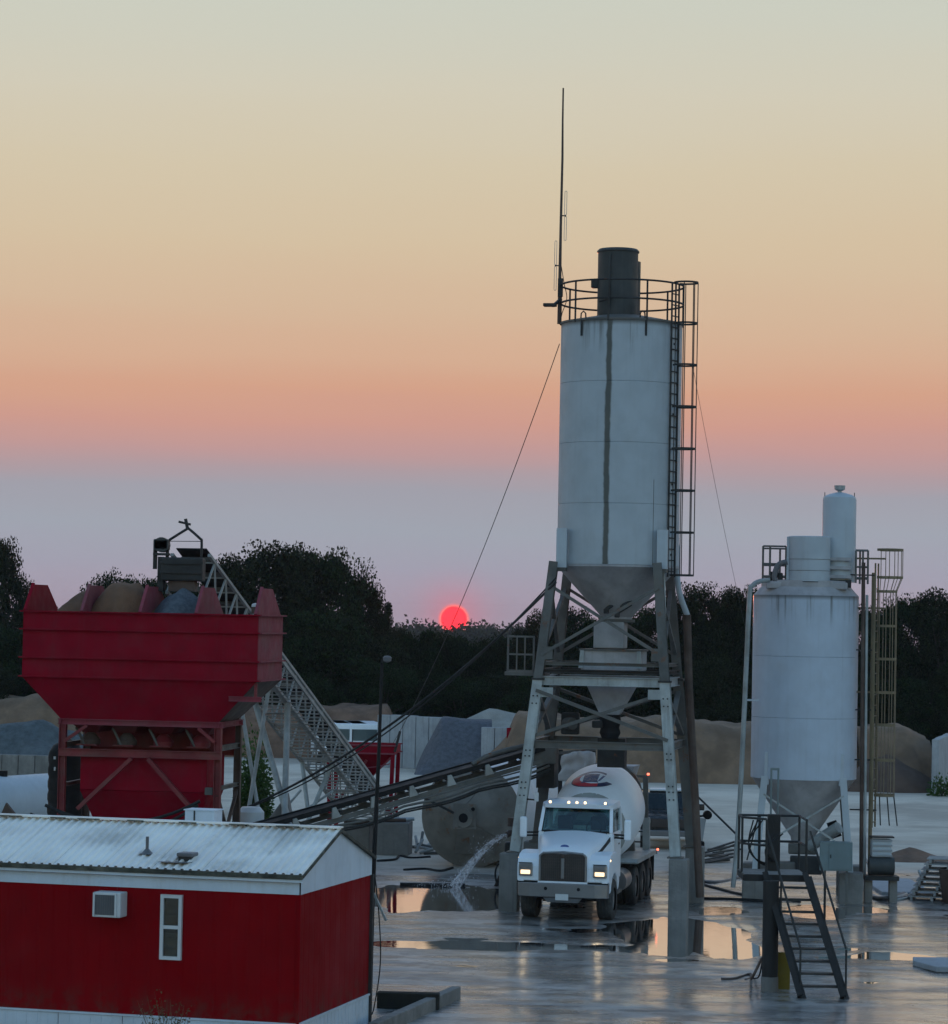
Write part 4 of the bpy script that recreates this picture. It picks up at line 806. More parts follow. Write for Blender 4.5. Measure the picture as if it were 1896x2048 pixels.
for k_, (z0_, z1_) in enumerate(((9.0, 15.9), (9.2, 11.6))): q_ = Vector((math.cos(LA-R(9+14*k_)), math.sin(LA-R(9+14*k_))))*(rS+.05); ROD(tw, 'conduit', M['steel'], (*q_, z0_), (*q_, z1_), .025+.03*k_)
# fill pipe down the back right leg
TUBE(tw, 'fill_pipe', M['silo_white'], spline([(1.72, .3, 9.9), (1.74, .3, 9.2), (1.80, .5, 8.6), (1.98, .9, 8.0)]), .08, 10); TUBE(tw, 'fill_pipe', M['rusty'], [(1.98, .9, 8.0), (2.05, 1.05, 6), (2.25, 1.2, 3.0), (2.42, 1.3, .25)], .11, 10)
ROD(tw, 'drop_pipe', M['galv'], (1.52, -.9, 9.2), (1.62, -.95, 6.6), .03)
# small side platform with rail
pt = BX(tw, 'side_platform', M['steel'], (-2.15, -.9, 6.32), (1.1, .9, .10)); 
for i, xx in enumerate((-2.62, -2.38, -2.16, -1.92)): BAR(pt, 'rail_post', M['steel'], (xx, -1.32, 6.36), (xx, -1.32, 7.32), .05 if i in (0, 3) else .035)
for z_ in (6.84, 7.32, 6.40): BAR(pt, 'rail_bar', M['steel'], (-2.65, -1.32, z_), (-1.9, -1.32, z_), .05)
BAR(pt, 'rail_bar', M['cone_grey'], (-2.62, -1.32, 7.32), (-2.62, -.5, 7.32), .05)
BX(tw, 'work_light', M['white_plastic'], TW(W(1073, 1594, 76.2)), (.11, .1, .24), .02); BAR(tw, 'light_arm', M['steel_dark'], TW(W(1073, 1600, 76.2)), leg_at(-1, -1, 3.0), .04)
BX(tw, 'floodlight', M['steel_dark'], TW(W(1100, 610, 77.3)), (.36, .2, .09), .02).rotation_euler = (0, 0, 0); BAR(tw, 'floodlight_arm', M['steel_dark'], TW(W(1106, 612, 77.3)), TW(W(1122, 598, 77.6)), .07)
BX(tw, 'discharge_hood', M['steel_dark'], TW(W(1095, 1535, 79.5)), (.5, .8, 1.1))
for c_o in list(tw.children):                              # the silo stands a hand's breadth off the frame's centre line
    if len(c_o.data.vertices) and min(v.co.z+c_o.location.z for v in c_o.data.vertices) > 7.7 and not c_o.name.startswith(('upper_leg', 'floodlight', 'upper_brace', 'drop_pipe', 'ladder', 'rung', 'cage', 'conduit', 'fill_pipe')): c_o.location.x += .15
# antenna mast clamped to the guard rail
ab_ = W(1118, 648, 77.7); at_ = W(1124, 176, 77.7); am = thing('antenna_mast', 'thin antenna mast with two folded dipoles clamped to the silo rail', 'antenna', ab_); h_ = at_.z-ab_.z
MB().tube([(0,0,0), (0,0,h_*.42), (.012,0,h_*.7), (0,0,h_*.86), (.0,0,h_)], [.05, .036, .032, .026, .022], 8).o('mast', M['rusty'], am); BX(am, 'clamp', M['steel_dark'], (.02, 0, 1.0), (.14, .14, .5))
for px_, py_, s_ in ((1131, 428, 1), (1109, 528, -1)):
    z_ = ZP(py_, 77.7)-ab_.z; dx = s_*.125; dpn = BAR(am, 'dipole_arm', M['steel_dark'], (0, 0, z_), (dx+s_*.02, 0, z_), .03)
    for e in (-1, 1): MB().tube([(dx+.03*math.cos(t_)+.0, 0, z_+e*(.05+.30)+(.30 if math.sin(t_) > 0 else -.30)+.03*math.sin(t_)) for t_ in [2*math.pi*i/16+.01 for i in range(16)]], .008, 5, True).o('dipole_loop', M['galv'], dpn)
TUBE(am, 'coax', M['cable'], spline([(.03, 0, 1.6), (.12, -.05, 1.1), (.2, 0, .7), (.08, 0, .3), (.03, 0, .02)]), .012, 5)
# cables and guy wires
P0 = W(1112, 1164, 76.4); P1 = W(690, 1462, 79.5)
for i, (dz, s_, r_) in enumerate(((0, .42, .035), (.12, .62, .02))):
    own('overhead_cable', MB().tube(sag(P0+Vector((0,0,dz)), W(470, 1625, 82), s_+.25, 30), r_, 6), M['cable'] if 0 else M['steel_dark'], ['thick overhead cable sagging from the tower leg to the red bin', 'thin overhead cable strung alongside the thick one from the tower'][i], 'cable', P0)
own('guy_wire', MB().tube(sag(W(1119, 688, 77.2), W(775, 1505, 118), .9, 24), .012, 5), M['steel_dark'], 'guy wire slanting from the silo top down past the sun', 'wire', W(775, 1505, 118))
own('guy_wire', MB().tube(sag(W(1385, 730, 78.6), W(1508, 1330, 104), .3, 20), .006, 5), M['steel_dark'], 'faint guy wire running from the tall silo towards the short silo', 'wire', W(1508, 1330, 104))

# ================================================================== SHORT SILO
ss = thing('short_silo', 'short white silo with rooftop filter and yellow ladder cage', 'silo', (XP(1609, 81.6, 1400), 81.6, 0), -R(6)); SS = loc_of(ss)
r2, a0_, a1_ = 1.5, 3.42, 8.62; ch = (a1_-a0_)/3
for i in range(3):
    a = a0_+ch*i; MB().lathe([(r2-.006, a+.002), (r2, a+.007), (r2, a+ch-.007), (r2-.006, a+ch-.002)], 60).o('shell_course', M['silo_short'], ss)
MB().lathe([(r2-.005, a1_-.004), (r2, a1_), (r2-.2, a1_+.22), (r2-.22, a1_+.24), (r2-.22, a1_+.42), (0, a1_+.5)], 48).o('silo_roof', M['cone_grey'], ss)
MB().lathe([(r2-.02, a0_+.002), (r2-.05, a0_-.03), (.34, 1.75), (.3, 1.55)], 40).o('cone', M['cone_grey'], ss)
k2 = 1.12
for sx in (-1, 1):
    for sy in (-1, 1):
        p0_, p1_ = Vector((sx*k2*1.18, sy*k2*1.1, .85)), Vector((sx*k2*.98, sy*k2*.94, 3.5)); BAR(ss, 'leg', M['silo_white'] if sy < 0 else M['steel'], p0_, p1_, .19, .14)
        BX(ss, 'leg_pad', M['silo_white'], (sx*k2*.93, sy*k2*.955, 3.72), (.13, .06, .9)); BX(ss, 'footing', M['concrete'], (sx*k2*1.2, sy*k2*1.1, .40), (.68, .68, .96), .04)
for p_, q_ in (((-1,-1),(1,-1)), ((1,-1),(-1,-1))): BAR(ss, 'cross_brace', M['galv'], (p_[0]*k2*1.0, p_[1]*k2*1.02, 3.0), (q_[0]*k2*1.12, q_[1]*k2*1.08, 1.5), .05)
BX(ss, 'screw_feeder', M['steel'], (0, -.1, 1.42), (.8, .6, .3), .04); MB().cyl((.2, -.3, 1.5), (1.0, -.9, 2.1), .17, .17, 14).o('feeder_tube', M['galv'], ss); MB().cyl((.75, -.35, 1.95), (1.02, -.35, 2.05), .24, .24, 14).o('feeder_motor', M['black'], ss)
BX(ss, 'valve_block', M['steel_dark'], (.1, -.7, 1.0), (.9, .4, .5), .04); BX(ss, 'blower', M['steel'], (-.45, -.8, .85), (.5, .4, .5), .05)
bx_ = SS(W(1672, 1712, 79.6)); cb = BX(ss, 'control_cabinet', M['teal_box'], bx_, (.9, .35, .8), .01); BX(cb, 'cabinet_door', M['teal_box'], bx_+Vector((.1, -.185, 0)), (.6, .02, .72), .005); BX(cb, 'handle', M['steel_dark'], bx_+Vector((-.15, -.2, 0)), (.03, .02, .1))
for dx in (-.3, .3): BAR(ss, 'cabinet_leg', M['steel'], bx_+Vector((dx, 0, -.4)), Vector((bx_.x+dx, bx_.y, .0)), .06)
# roof gear: round-backed filter box, tall cylinder filter, rails
c_ = SS(W(1678, 1080, 81.4)); zt_ = ZP(992, 81.4, 1678); MB().lathe([(.48, a1_+.4), (.48, zt_-.1), (.46, zt_-.04), (.36, zt_+.03), (.12, zt_+.10), (0, zt_+.10)], 36, (c_.x, c_.y, 0)).o('filter_cylinder', M['silo_white'], ss)
MB().lathe([(.06, zt_+.09), (.06, zt_+.14), (.15, zt_+.18), (.16, zt_+.30), (0, zt_+.31)], 16, (c_.x, c_.y, 0)).o('vent_cap', M['galv'], ss)
for dx in (-.42, .42): ROD(ss, 'lug', M['steel'], (c_.x+dx, c_.y, zt_-.05), (c_.x+dx, c_.y, zt_+.1), .012)
f_ = SS(W(1617, 1110, 80.7)); zf0, zf1 = ZP(1163, 80.7, 1617), ZP(1074, 80.7, 1617)
fb = MB().lathe([(.60, zf0), (.60, zf1), (.58, zf1+.02), (0, zf1+.03)], 30, (f_.x+.02, f_.y+.2, 0)).o('filter_box', M['silo_white'], ss)
MB().lathe([(0, zf0-.02), (.60, zf0-.02), (.60, zf0)], 30, (f_.x+.02, f_.y+.2, 0)).o('filter_base', M['black'], fb); BAR(fb, 'box_edge', M['silo_white'], (f_.x-.58, f_.y+.05, zf0), (f_.x-.58, f_.y+.05, zf1), .07, .12)
for dz in (.30, .62): MB().lathe([(.602, zf0+dz), (.606, zf0+dz), (.606, zf0+dz+.012), (.602, zf0+dz+.012)], 30, (f_.x+.02, f_.y+.2, 0)).o('seam', M['steel'], fb)
for z_ in (a1_+.55, a1_+.80, a1_+1.05): BX(ss, 'filter_step', M['cone_grey'], (c_.x+.02, c_.y-.5, z_), (.66, .14, .09))
BX(ss, 'filter_door', M['steel_dark'], (c_.x, c_.y-.5, a1_+.35), (.7, .1, .22)); BX(ss, 'roof_skirt', M['cone_grey'], (0, -.9, a1_+.28), (2.3, .3, .2), .03)
def roof_rail(pxs, Yr, z0_, z1_):
    P_ = [SS(W(px, 1120, Yr)) for px in pxs]
    for p_ in P_: ROD(ss, 'rail_post', M['steel'], (p_.x, p_.y, z0_), (p_.x, p_.y, z1_), .03)
    for a, b in zip(P_[:-1], P_[1:]):
        for z_ in (z1_, (z0_+z1_)/2, z0_+.15): ROD(ss, 'rail_bar', M['steel'], (a.x, a.y, z_), (b.x, b.y, z_), .026)
roof_rail((1526, 1540, 1572), 80.9, 9.0, 10.0); roof_rail((1712, 1726, 1736), 80.9, 9.0, 9.92); roof_rail((1526, 1560, 1600, 1660, 1720, 1736), 82.6, 9.0, 9.98)
for dx, dz in ((-.55, 9.15), (-.35, 9.25), (-.15, 9.12), (.9, 9.2)): BX(ss, 'roof_valve', M['steel_dark'], (-.65+dx*.6, -.75, dz), (.14, .16, .26), .03)
TUBE(ss, 'vent_hose', M['hose'], spline([(f_.x-.6, f_.y, zf0+.55), (f_.x-.85, f_.y, zf0+.45), (f_.x-.95, f_.y, zf0+.1), (f_.x-.8, f_.y, zf0-.1)]), .08, 10)
pl = [SS(W(px, py, 80.4)) for px, py in ((1540, 1160), (1518, 1163), (1505, 1172), (1499, 1195), (1490, 1390), (1482, 1560), (1473, 1700), (1466, 1775))]
TUBE(ss, 'fill_pipe', M['galv'], spline(pl, 5), .07, 10); a = SS(W(1492, 1400, 80.4)); BAR(ss, 'pipe_clip', M['silo_white'], a, a+Vector((.35, .2, 0)), .05)
for px_t, px_b, py_t, r_, mt in ((1727, 1722, 1125, .055, 'rusty'), (1734, 1729, 1190, .04, 'galv')): ROD(ss, 'riser_pipe', M[mt], SS(W(px_t, py_t, 80.9)), SS(W(px_b, 1752, 80.9)), r_, 10)
for py_ in (1150, 1300, 1420, 1520, 1620): a = SS(W(1728, py_, 80.9)); BAR(ss, 'pipe_clip', M['steel_dark'], a+Vector((-.4, .1, 0)), a+Vector((.35, .1, 0)), .04)
# yellow caged ladder on a post
yb = SS(W(1742, 1690, 81.0)); ROD(ss, 'ladder_post', M['yellow'], (yb.x-.03, yb.y, .1), (yb.x-.03, yb.y, ZP(1130, 81)), .055, 10)
hz = [ZP(y_, 81, 1770) for y_ in (1590, 1520, 1450, 1385, 1318, 1252, 1183, 1155, 1100)]
ladder(ss, M['yellow'], (yb.x+.06, yb.y), (1, -.25), ZP(1655, 81, 1770), hz[-2], hz, {**{h: .29 for h in hz[:-2]}, hz[-2]: .37, hz[-1]: .37}, straps=7, top_ext=.4, hbar=.07, strap_w=.055)
for z_ in (hz[-1]-.25, hz[5]+.5, hz[3]): BAR(ss, 'stand_off', M['yellow'], (yb.x-.5, yb.y+.1, z_), (yb.x+.3, yb.y, z_), .05)
fl = hz[0]
for dx in (.25, .5, .72): BAR(ss, 'flare_bar', M['steel_dark'], (yb.x+dx*.85, yb.y-.1, fl), (yb.x+dx, yb.y-.15, fl-.85), .035)
ct_ = W(1762, 1682, 80.6); cr = thing('white_pump_unit', 'white slatted pump unit at the foot of the yellow ladder', 'pump', (ct_.x, ct_.y, 0)); BX(cr, 'body', M['silo_white'], (0, 0, 1.55), (.55, .4, .5), .03)
for i in range(4): BX(cr, 'slat', M['pallet'], (0, -.22, 1.35+i*.14), (.58, .03, .05))
MB().cyl((-.35, -.1, 1.05), (.35, -.1, 1.05), .26, .26, 16).o('motor', M['charcoal'], cr); BX(cr, 'bed_plate', M['steel_dark'], (0, -.05, .72), (.95, .6, .12)); BX(cr, 'top_plate', M['steel_dark'], (.02, 0, 1.86), (.64, .5, .04))
for dx in (-.35, .35): BX(cr, 'stand', M['concrete'], (dx, 0, .33), (.22, .3, .66), .02)

# ================================================================== MIXER TRUCK
TR = R(11.5); fc = W(1124, 1790, 73.75); tk = thing('mixer_truck', 'white concrete mixer truck with lit headlamps under the silo tower', 'truck', (fc.x, 73.75, 0), -TR); TK = loc_of(tk)
def hood_sec(y, z, hw, zs): return [(-hw, y, zs), (-hw*1.0, y, z-.14), (-hw*.86, y, z-.03), (-hw*.45, y, z+.015), (0, y, z+.03), (hw*.45, y, z+.015), (hw*.86, y, z-.03), (hw, y, z-.14), (hw, y, zs)]
def loft(secs, m, name, parent, bev=0):
    mb = MB(); n = len(secs[0]); vs = [p for s in secs for p in s]; fs = [(i*n+j, (i+1)*n+j, (i+1)*n+j+1, i*n+j+1) for i in range(len(secs)-1) for j in range(n-1)]
    fs += [tuple(range(n)), tuple(range((len(secs)-1)*n, len(secs)*n))[::-1]]; mb.add(vs, fs, True); return mb.o(name, m, parent, bev, 50)
hood = loft([hood_sec(.10, 1.80, .63, 1.04), hood_sec(.16, 1.86, .65, 1.04), hood_sec(.55, 1.95, .72, 1.0), hood_sec(1.1, 2.04, .82, .95), hood_sec(1.95, 2.20, .95, .95)], M['truck_white'], 'hood', tk)
MB().lathe([(0, 0), (.11, .004), (.11, .012), (0, .014)], 20, M=Matrix.Rotation(R(72), 3, 'X') @ Matrix.Diagonal((1, .45, 1))).o('hood_emblem', material('blue_emblem', (.05,.09,.28), .4, var=.2), hood, loc=(0, .30, 1.925))
for s in (-1, 1):
    th_ = [R(200-220*i/10) for i in range(11)]
    prof = [(.08, 1.04), (.08, 1.42), (.16, 1.60), (.36, 1.72), (.75, 1.78), (1.25, 1.76), (1.65, 1.60), (1.86, 1.3), (1.9, .95), (1.78, .78)] + [(1.1+.68*math.cos(R(15+150*i/9)), .56+.66*math.sin(R(15+150*i/9))) for i in range(10)] + [(.42, .98)]
    x0_, x1_ = s*.60, s*1.20
    fd = MB().prism([(x0_, y_, z_) for y_, z_ in prof], (x1_-x0_, 0, 0)).o('fender', M['truck_white'], tk, .05)
    MB().prism([(s*1.02, .075, 1.02), (s*1.17, .075, 1.02), (s*1.17, .075, 1.2), (s*1.02, .075, 1.2)], (0, -.01, 0)).o('fender_trim', M['truck_white'], fd)
    hl = BX(tk, 'headlight', M['lens'], (s*.97, .05, 1.33), (.36, .10, .34), .03); BX(hl, 'upper_lens', M['chrome'], (s*.97, -.004, 1.43), (.28, .02, .11), .01); BX(hl, 'lit_lamp', M['lamp_lit'], (s*.97, -.008, 1.265), (.25, .03, .105), .02); BX(hl, 'brow', M['steel_dark'], (s*.97, -.004, 1.505), (.36, .02, .018))
    BX(fd, 'side_marker', M['lamp_amber'], (s*1.205, .3, 1.6), (.02, .06, .05), .01)
gr = BX(tk, 'grille', M['grille'], (0, .07, 1.40), (1.16, .06, .70)); 
for i in range(22): BX(gr, 'grille_bar', M['steel_dark'], (-.55+i*1.10/21, .035, 1.40), (.014, .012, .66)) if abs(-.55+i*1.10/21) > .07 else None
for i in range(9): BX(gr, 'grille_bar', M['grille'], (0, .032, 1.10+i*.075), (1.12, .010, .012))
BX(gr, 'centre_bar', M['chrome'], (0, .018, 1.38), (.085, .03, .52), .012); BX(gr, 'centre_badge', M['rusty'], (0, .02, 1.70), (.08, .03, .08), .02)
MB().tube([(-.6, .04, 1.05), (-.6, .04, 1.70), (-.52, .04, 1.765), (0, .03, 1.80), (.52, .04, 1.765), (.6, .04, 1.70), (.6, .04, 1.05)], .03, 8).o('grille_surround', M['rusty'] if 0 else M['chrome'], gr)
BX(gr, 'grille_sill', M['truck_white'], (0, .06, 1.02), (1.3, .07, .05), .01)
bm_ = MB().prism([(-1.2, .22, 0), (-1.16, .05, 0), (-.85, -.03, 0), (.85, -.03, 0), (1.16, .05, 0), (1.2, .22, 0)], (0, 0, .36)).o('bumper', M['chrome'], tk, .02, loc=(0, 0, .64))
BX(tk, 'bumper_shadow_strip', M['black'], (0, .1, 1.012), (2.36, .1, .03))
for s in (-1, 1): MB().cyl((s*.43, -.032, .86-.64), (s*.43, .1, .86-.64), .045, .045, 14).o('tow_hole', M['black'], bm_)
BX(bm_, 'licence_plate', M['white_plastic'], (.0, -.04, .01), (.34, .012, .16), .004)
MB().prism([(-.5, .04, .62), (.5, .04, .62), (.4, .08, .50), (-.4, .08, .50)], (0, .1, 0)).o('lower_valance', M['chrome'], tk)
# cab
cab = BX(tk, 'cab', M['truck_white'], (0, 2.72, 1.55), (2.0, 1.5, 1.28), .05)
def pil(n, a, b, w, h): return BAR(cab, n, M['truck_white'], a, b, w, h)
for s in (-1, 1): pil('pillar', (s*.95, 1.98, 2.18), (s*.90, 2.30, 2.80), .09, .08); pil('pillar', (s*.96, 3.38, 2.15), (s*.92, 3.34, 2.82), .16, .12); pil('pillar', (s*.965, 2.62, 2.18), (s*.93, 2.66, 2.8), .05, .05)
rf = loft([[(-.86, 2.16, 2.80), (-.84, 2.12, 2.88), (-.6, 2.10, 2.915), (0, 2.09, 2.925), (.6, 2.10, 2.915), (.84, 2.12, 2.88), (.86, 2.16, 2.80)], [(-.97, 2.38, 2.79), (-.95, 2.36, 2.93), (-.6, 2.35, 2.985), (0, 2.35, 3.0), (.6, 2.35, 2.985), (.95, 2.36, 2.93), (.97, 2.38, 2.79)], [(-.98, 3.42, 2.79), (-.95, 3.42, 2.96), (-.6, 3.42, 3.01), (0, 3.42, 3.02), (.6, 3.42, 3.01), (.95, 3.42, 2.96), (.98, 3.42, 2.79)]], M['truck_white'], 'cab_roof', tk)
MB().prism([(-.90, 1.985, 2.20), (.90, 1.985, 2.20), (.86, 2.285, 2.79), (-.86, 2.285, 2.79)], (0, .01, .005)).o('windscreen', M['glass'], cab)
for a, b in (((-.92, 1.97, 2.2), (.92, 1.97, 2.2)), ((-.87, 2.28, 2.79), (.87, 2.28, 2.79)), ((-.91, 1.97, 2.2), (-.87, 2.27, 2.79)), ((.91, 1.97, 2.2), (.87, 2.27, 2.79))): BAR(cab, 'screen_seal', M['black'], a, b, .035)
for s in (-1, 1):
    MB().prism([(s*.985, 2.08, 2.2), (s*.985, 2.6, 2.2), (s*.965, 2.62, 2.76), (s*.955, 2.34, 2.76)], (s*-.01, 0, 0)).o('side_window', M['glass'], cab); MB().prism([(s*.985, 2.70, 2.2), (s*.985, 3.28, 2.2), (s*.965, 3.28, 2.76), (s*.96, 2.70, 2.76)], (s*-.01, 0, 0)).o('side_window', M['glass'], cab)
    dr = BX(cab, 'door', M['truck_white'], (s*1.005, 2.55, 1.62), (.02, 1.0, 1.05), .008); BX(dr, 'door_handle', M['chrome'], (s*1.02, 2.95, 1.85), (.02, .14, .04)); BX(dr, 'door_stripe', material('dark_green_stripe', (.03,.08,.07), .4, var=.2), (s*1.0175, 2.5, 2.06), (.006, .7, .07))
    BX(cab, 'step', M['steel'], (s*1.0, 2.5, .62), (.25, .8, .08)); BX(cab, 'step', M['steel'], (s*1.0, 2.5, .95), (.15, .8, .05))
MB().prism([(.62, 0, 0), (.74, 0, 0), (.84, 0, 0), (.70, 0, 0)], (0, 0, .01)) if 0 else None
mb = MB().prism([(.735, .75, 1.75), (.80, 1.0, 1.80), (.935, 1.9, 2.09), (.935, 1.9, 1.97), (.80, 1.0, 1.69), (.74, .75, 1.66)], (.012, 0, 0)); mb.o('hood_vent', M['steel_dark'], hood)
MB().prism([(-.86, 3.40, 2.26), (.86, 3.40, 2.26), (.84, 3.40, 2.74), (-.84, 3.40, 2.74)], (0, .01, 0)).o('rear_window', M['glass'], cab)
BX(cab, 'back_panel', M['truck_white'], (0, 3.42, 2.22), (1.9, .05, .1)); BX(cab, 'back_panel', M['truck_white'], (0, 3.42, 2.78), (1.9, .05, .1))
MB().tube([(.42+.2*math.cos(t_), 2.42+.08*math.sin(t_), 2.28+.19*math.sin(t_)) for t_ in [2*math.pi*i/20 for i in range(20)]], .018, 6, True).o('steering_wheel', M['black'], cab)
for x_ in (-.45, .45): BX(cab, 'seat', M['black'], (x_, 3.0, 2.25), (.42, .16, .6), .06)
BX(cab, 'dashboard', M['black'], (0, 2.12, 2.16), (1.7, .3, .1), .03); BX(cab, 'cab_mirror', M['black'], (0, 2.33, 2.70), (.22, .03, .07), .01); BX(cab, 'headliner', M['black'], (0, 2.85, 2.78), (1.75, 1.0, .02))
for x_ in (-.72, -.22, 0, .22, .76):
    ml = MB().cyl((x_, 2.12, 2.955), (x_, 2.20, 2.955), .04, .045, 14).o('marker_lamp', M['truck_white'], tk); MB().lathe([(.036, 0), (.028, .012), (0, .02)], 14, M=Matrix.Rotation(R(90), 3, 'X')).o('lit_lens', M['lamp_amber'], ml, loc=(x_, 2.12, 2.955))
for s in (-1, 1):
    mr = BX(tk, 'mirror', M['truck_white'], (s*1.40, 1.95, 2.28), (.19, .14, .55), .05); BX(mr, 'mirror_glass', M['chrome'], (s*1.40, 2.025, 2.28), (.16, .01, .48))
    for z_ in (2.14, 2.06): BAR(mr, 'mirror_arm', M['black'], (s*.99, 2.15, z_), (s*1.36, 1.96, z_), .045)
# chassis and wheels
for s in (-1, 1): BAR(tk, 'chassis_rail', M['steel_dark'], (s*.42, .3, .95), (s*.42, 9.0, .95), .08, .26)
BX(tk, 'engine_block', M['black'], (0, 1.2, .85), (.8, 1.4, .5)); MB().cyl((-.9, 1.1, .54), (.9, 1.1, .54), .08, .08, 10).o('front_axle', M['steel_dark'], tk); BX(tk, 'radiator_guard', M['black'], (0, .35, .75), (1.1, .1, .5))
def wheel(x, y, w, r, dual=False):
    s = 1 if x > 0 else -1; wh = thing  # noqa
    ty = MB(); P_ = [(r*.56, -w/2), (r*.9, -w/2), (r*.985, -w*.42), (r, -w*.3), (r, w*.3), (r*.985, w*.42), (r*.9, w/2), (r*.56, w/2)]
    Q = Matrix.Rotation(R(90), 3, 'Y'); ty.lathe(P_, 36, (x, y, r), M=Q)
    for j in (-.28, -.1, .1, .28): ty.lathe([(r+.004, w*j-.018), (r+.010, w*j), (r+.004, w*j+.018)], 36, (x, y, r), M=Q)
    tyre = ty.o('wheel', M['tyre'], tk)
    MB().lathe([(r*.57, w*.38*s), (r*.5, w*.30*s), (r*.30, w*.12*s), (r*.16, w*.2*s), (r*.14, w*.42*s), (0, w*.44*s)] , 28, (x, y, r), M=Q).o('rim', M['chrome'], tyre)
    return tyre
for s in (-1, 1):
    wheel(s*1.0, 1.1, .40, .54)
    for y_ in (5.25, 6.55, 7.85): wheel(s*1.04, y_, .29, .53); wheel(s*.72, y_, .29, .53)
    fp = MB().prism([(s*.62, 4.55, 1.22), (s*.62, 4.75, 1.30), (s*.62, 8.5, 1.30), (s*.62, 8.7, 1.18), (s*.62, 8.7, 1.14), (s*.62, 8.48, 1.26), (s*.62, 4.77, 1.26), (s*.62, 4.57, 1.18)], (s*.66, 0, 0)).o('rear_fender', M['galv'], tk)
    BX(fp, 'fender_lip', M['galv'], (s*1.27, 6.6, 1.22), (.02, 3.7, .10)); BX(fp, 'red_marker', M['lamp_red'], (s*1.3, 8.6, 1.28), (.06, .06, .06), .01)
    MB().cyl((s*.85, 3.55, .78), (s*.85, 4.6, .78), .30, .30, 22).o('fuel_tank', M['chrome'], tk); BX(tk, 'mud_flap', M['black'], (s*.88, 8.75, .75), (.6, .02, .7))
BAR(tk, 'rear_crossmember', M['steel_dark'], (-.7, 8.95, .95), (.7, 8.95, .95), .2, .26)
# drum on an inclined axis
DA = R(13); dc = Vector((.05, 3.55, 2.02)); dax = Vector((0, math.cos(DA), math.sin(DA))); DM = Matrix(((1, 0, 0), (0, math.sin(DA), math.cos(DA)), (0, -math.cos(DA), math.sin(DA)))).to_3x3()
DM = Vector((0, 0, 1)).rotation_difference(dax).to_matrix()
PROF = [(.72, .0), (.76, .03), (1.00, .55), (1.17, 1.1), (1.22, 1.5), (1.22, 2.6), (1.16, 2.9), (.95, 3.6), (.70, 4.35), (.56, 4.75), (.58, 4.8)]
drum = MB().lathe(PROF, 64, dc, M=DM).o('drum', M['drum_white'], tk, ang=60)
MB().lathe([(.0, -.06), (.5, -.06), (.70, .01), (.725, .0)], 48, dc, M=DM).o('drum_head', M['drum_head'], drum); MB().lathe([(1.0, .56), (.9, .335), (.735, -.005), (.74, .0), (.905, .33), (1.004, .556)], 48, dc, M=DM).o('dusty_band', M['drum_head'], drum)
MB().lathe([(.86, 3.95), (.93, 3.96), (.93, 4.08), (.8, 4.10)], 48, dc, M=DM).o('roller_track', M['steel'], drum)
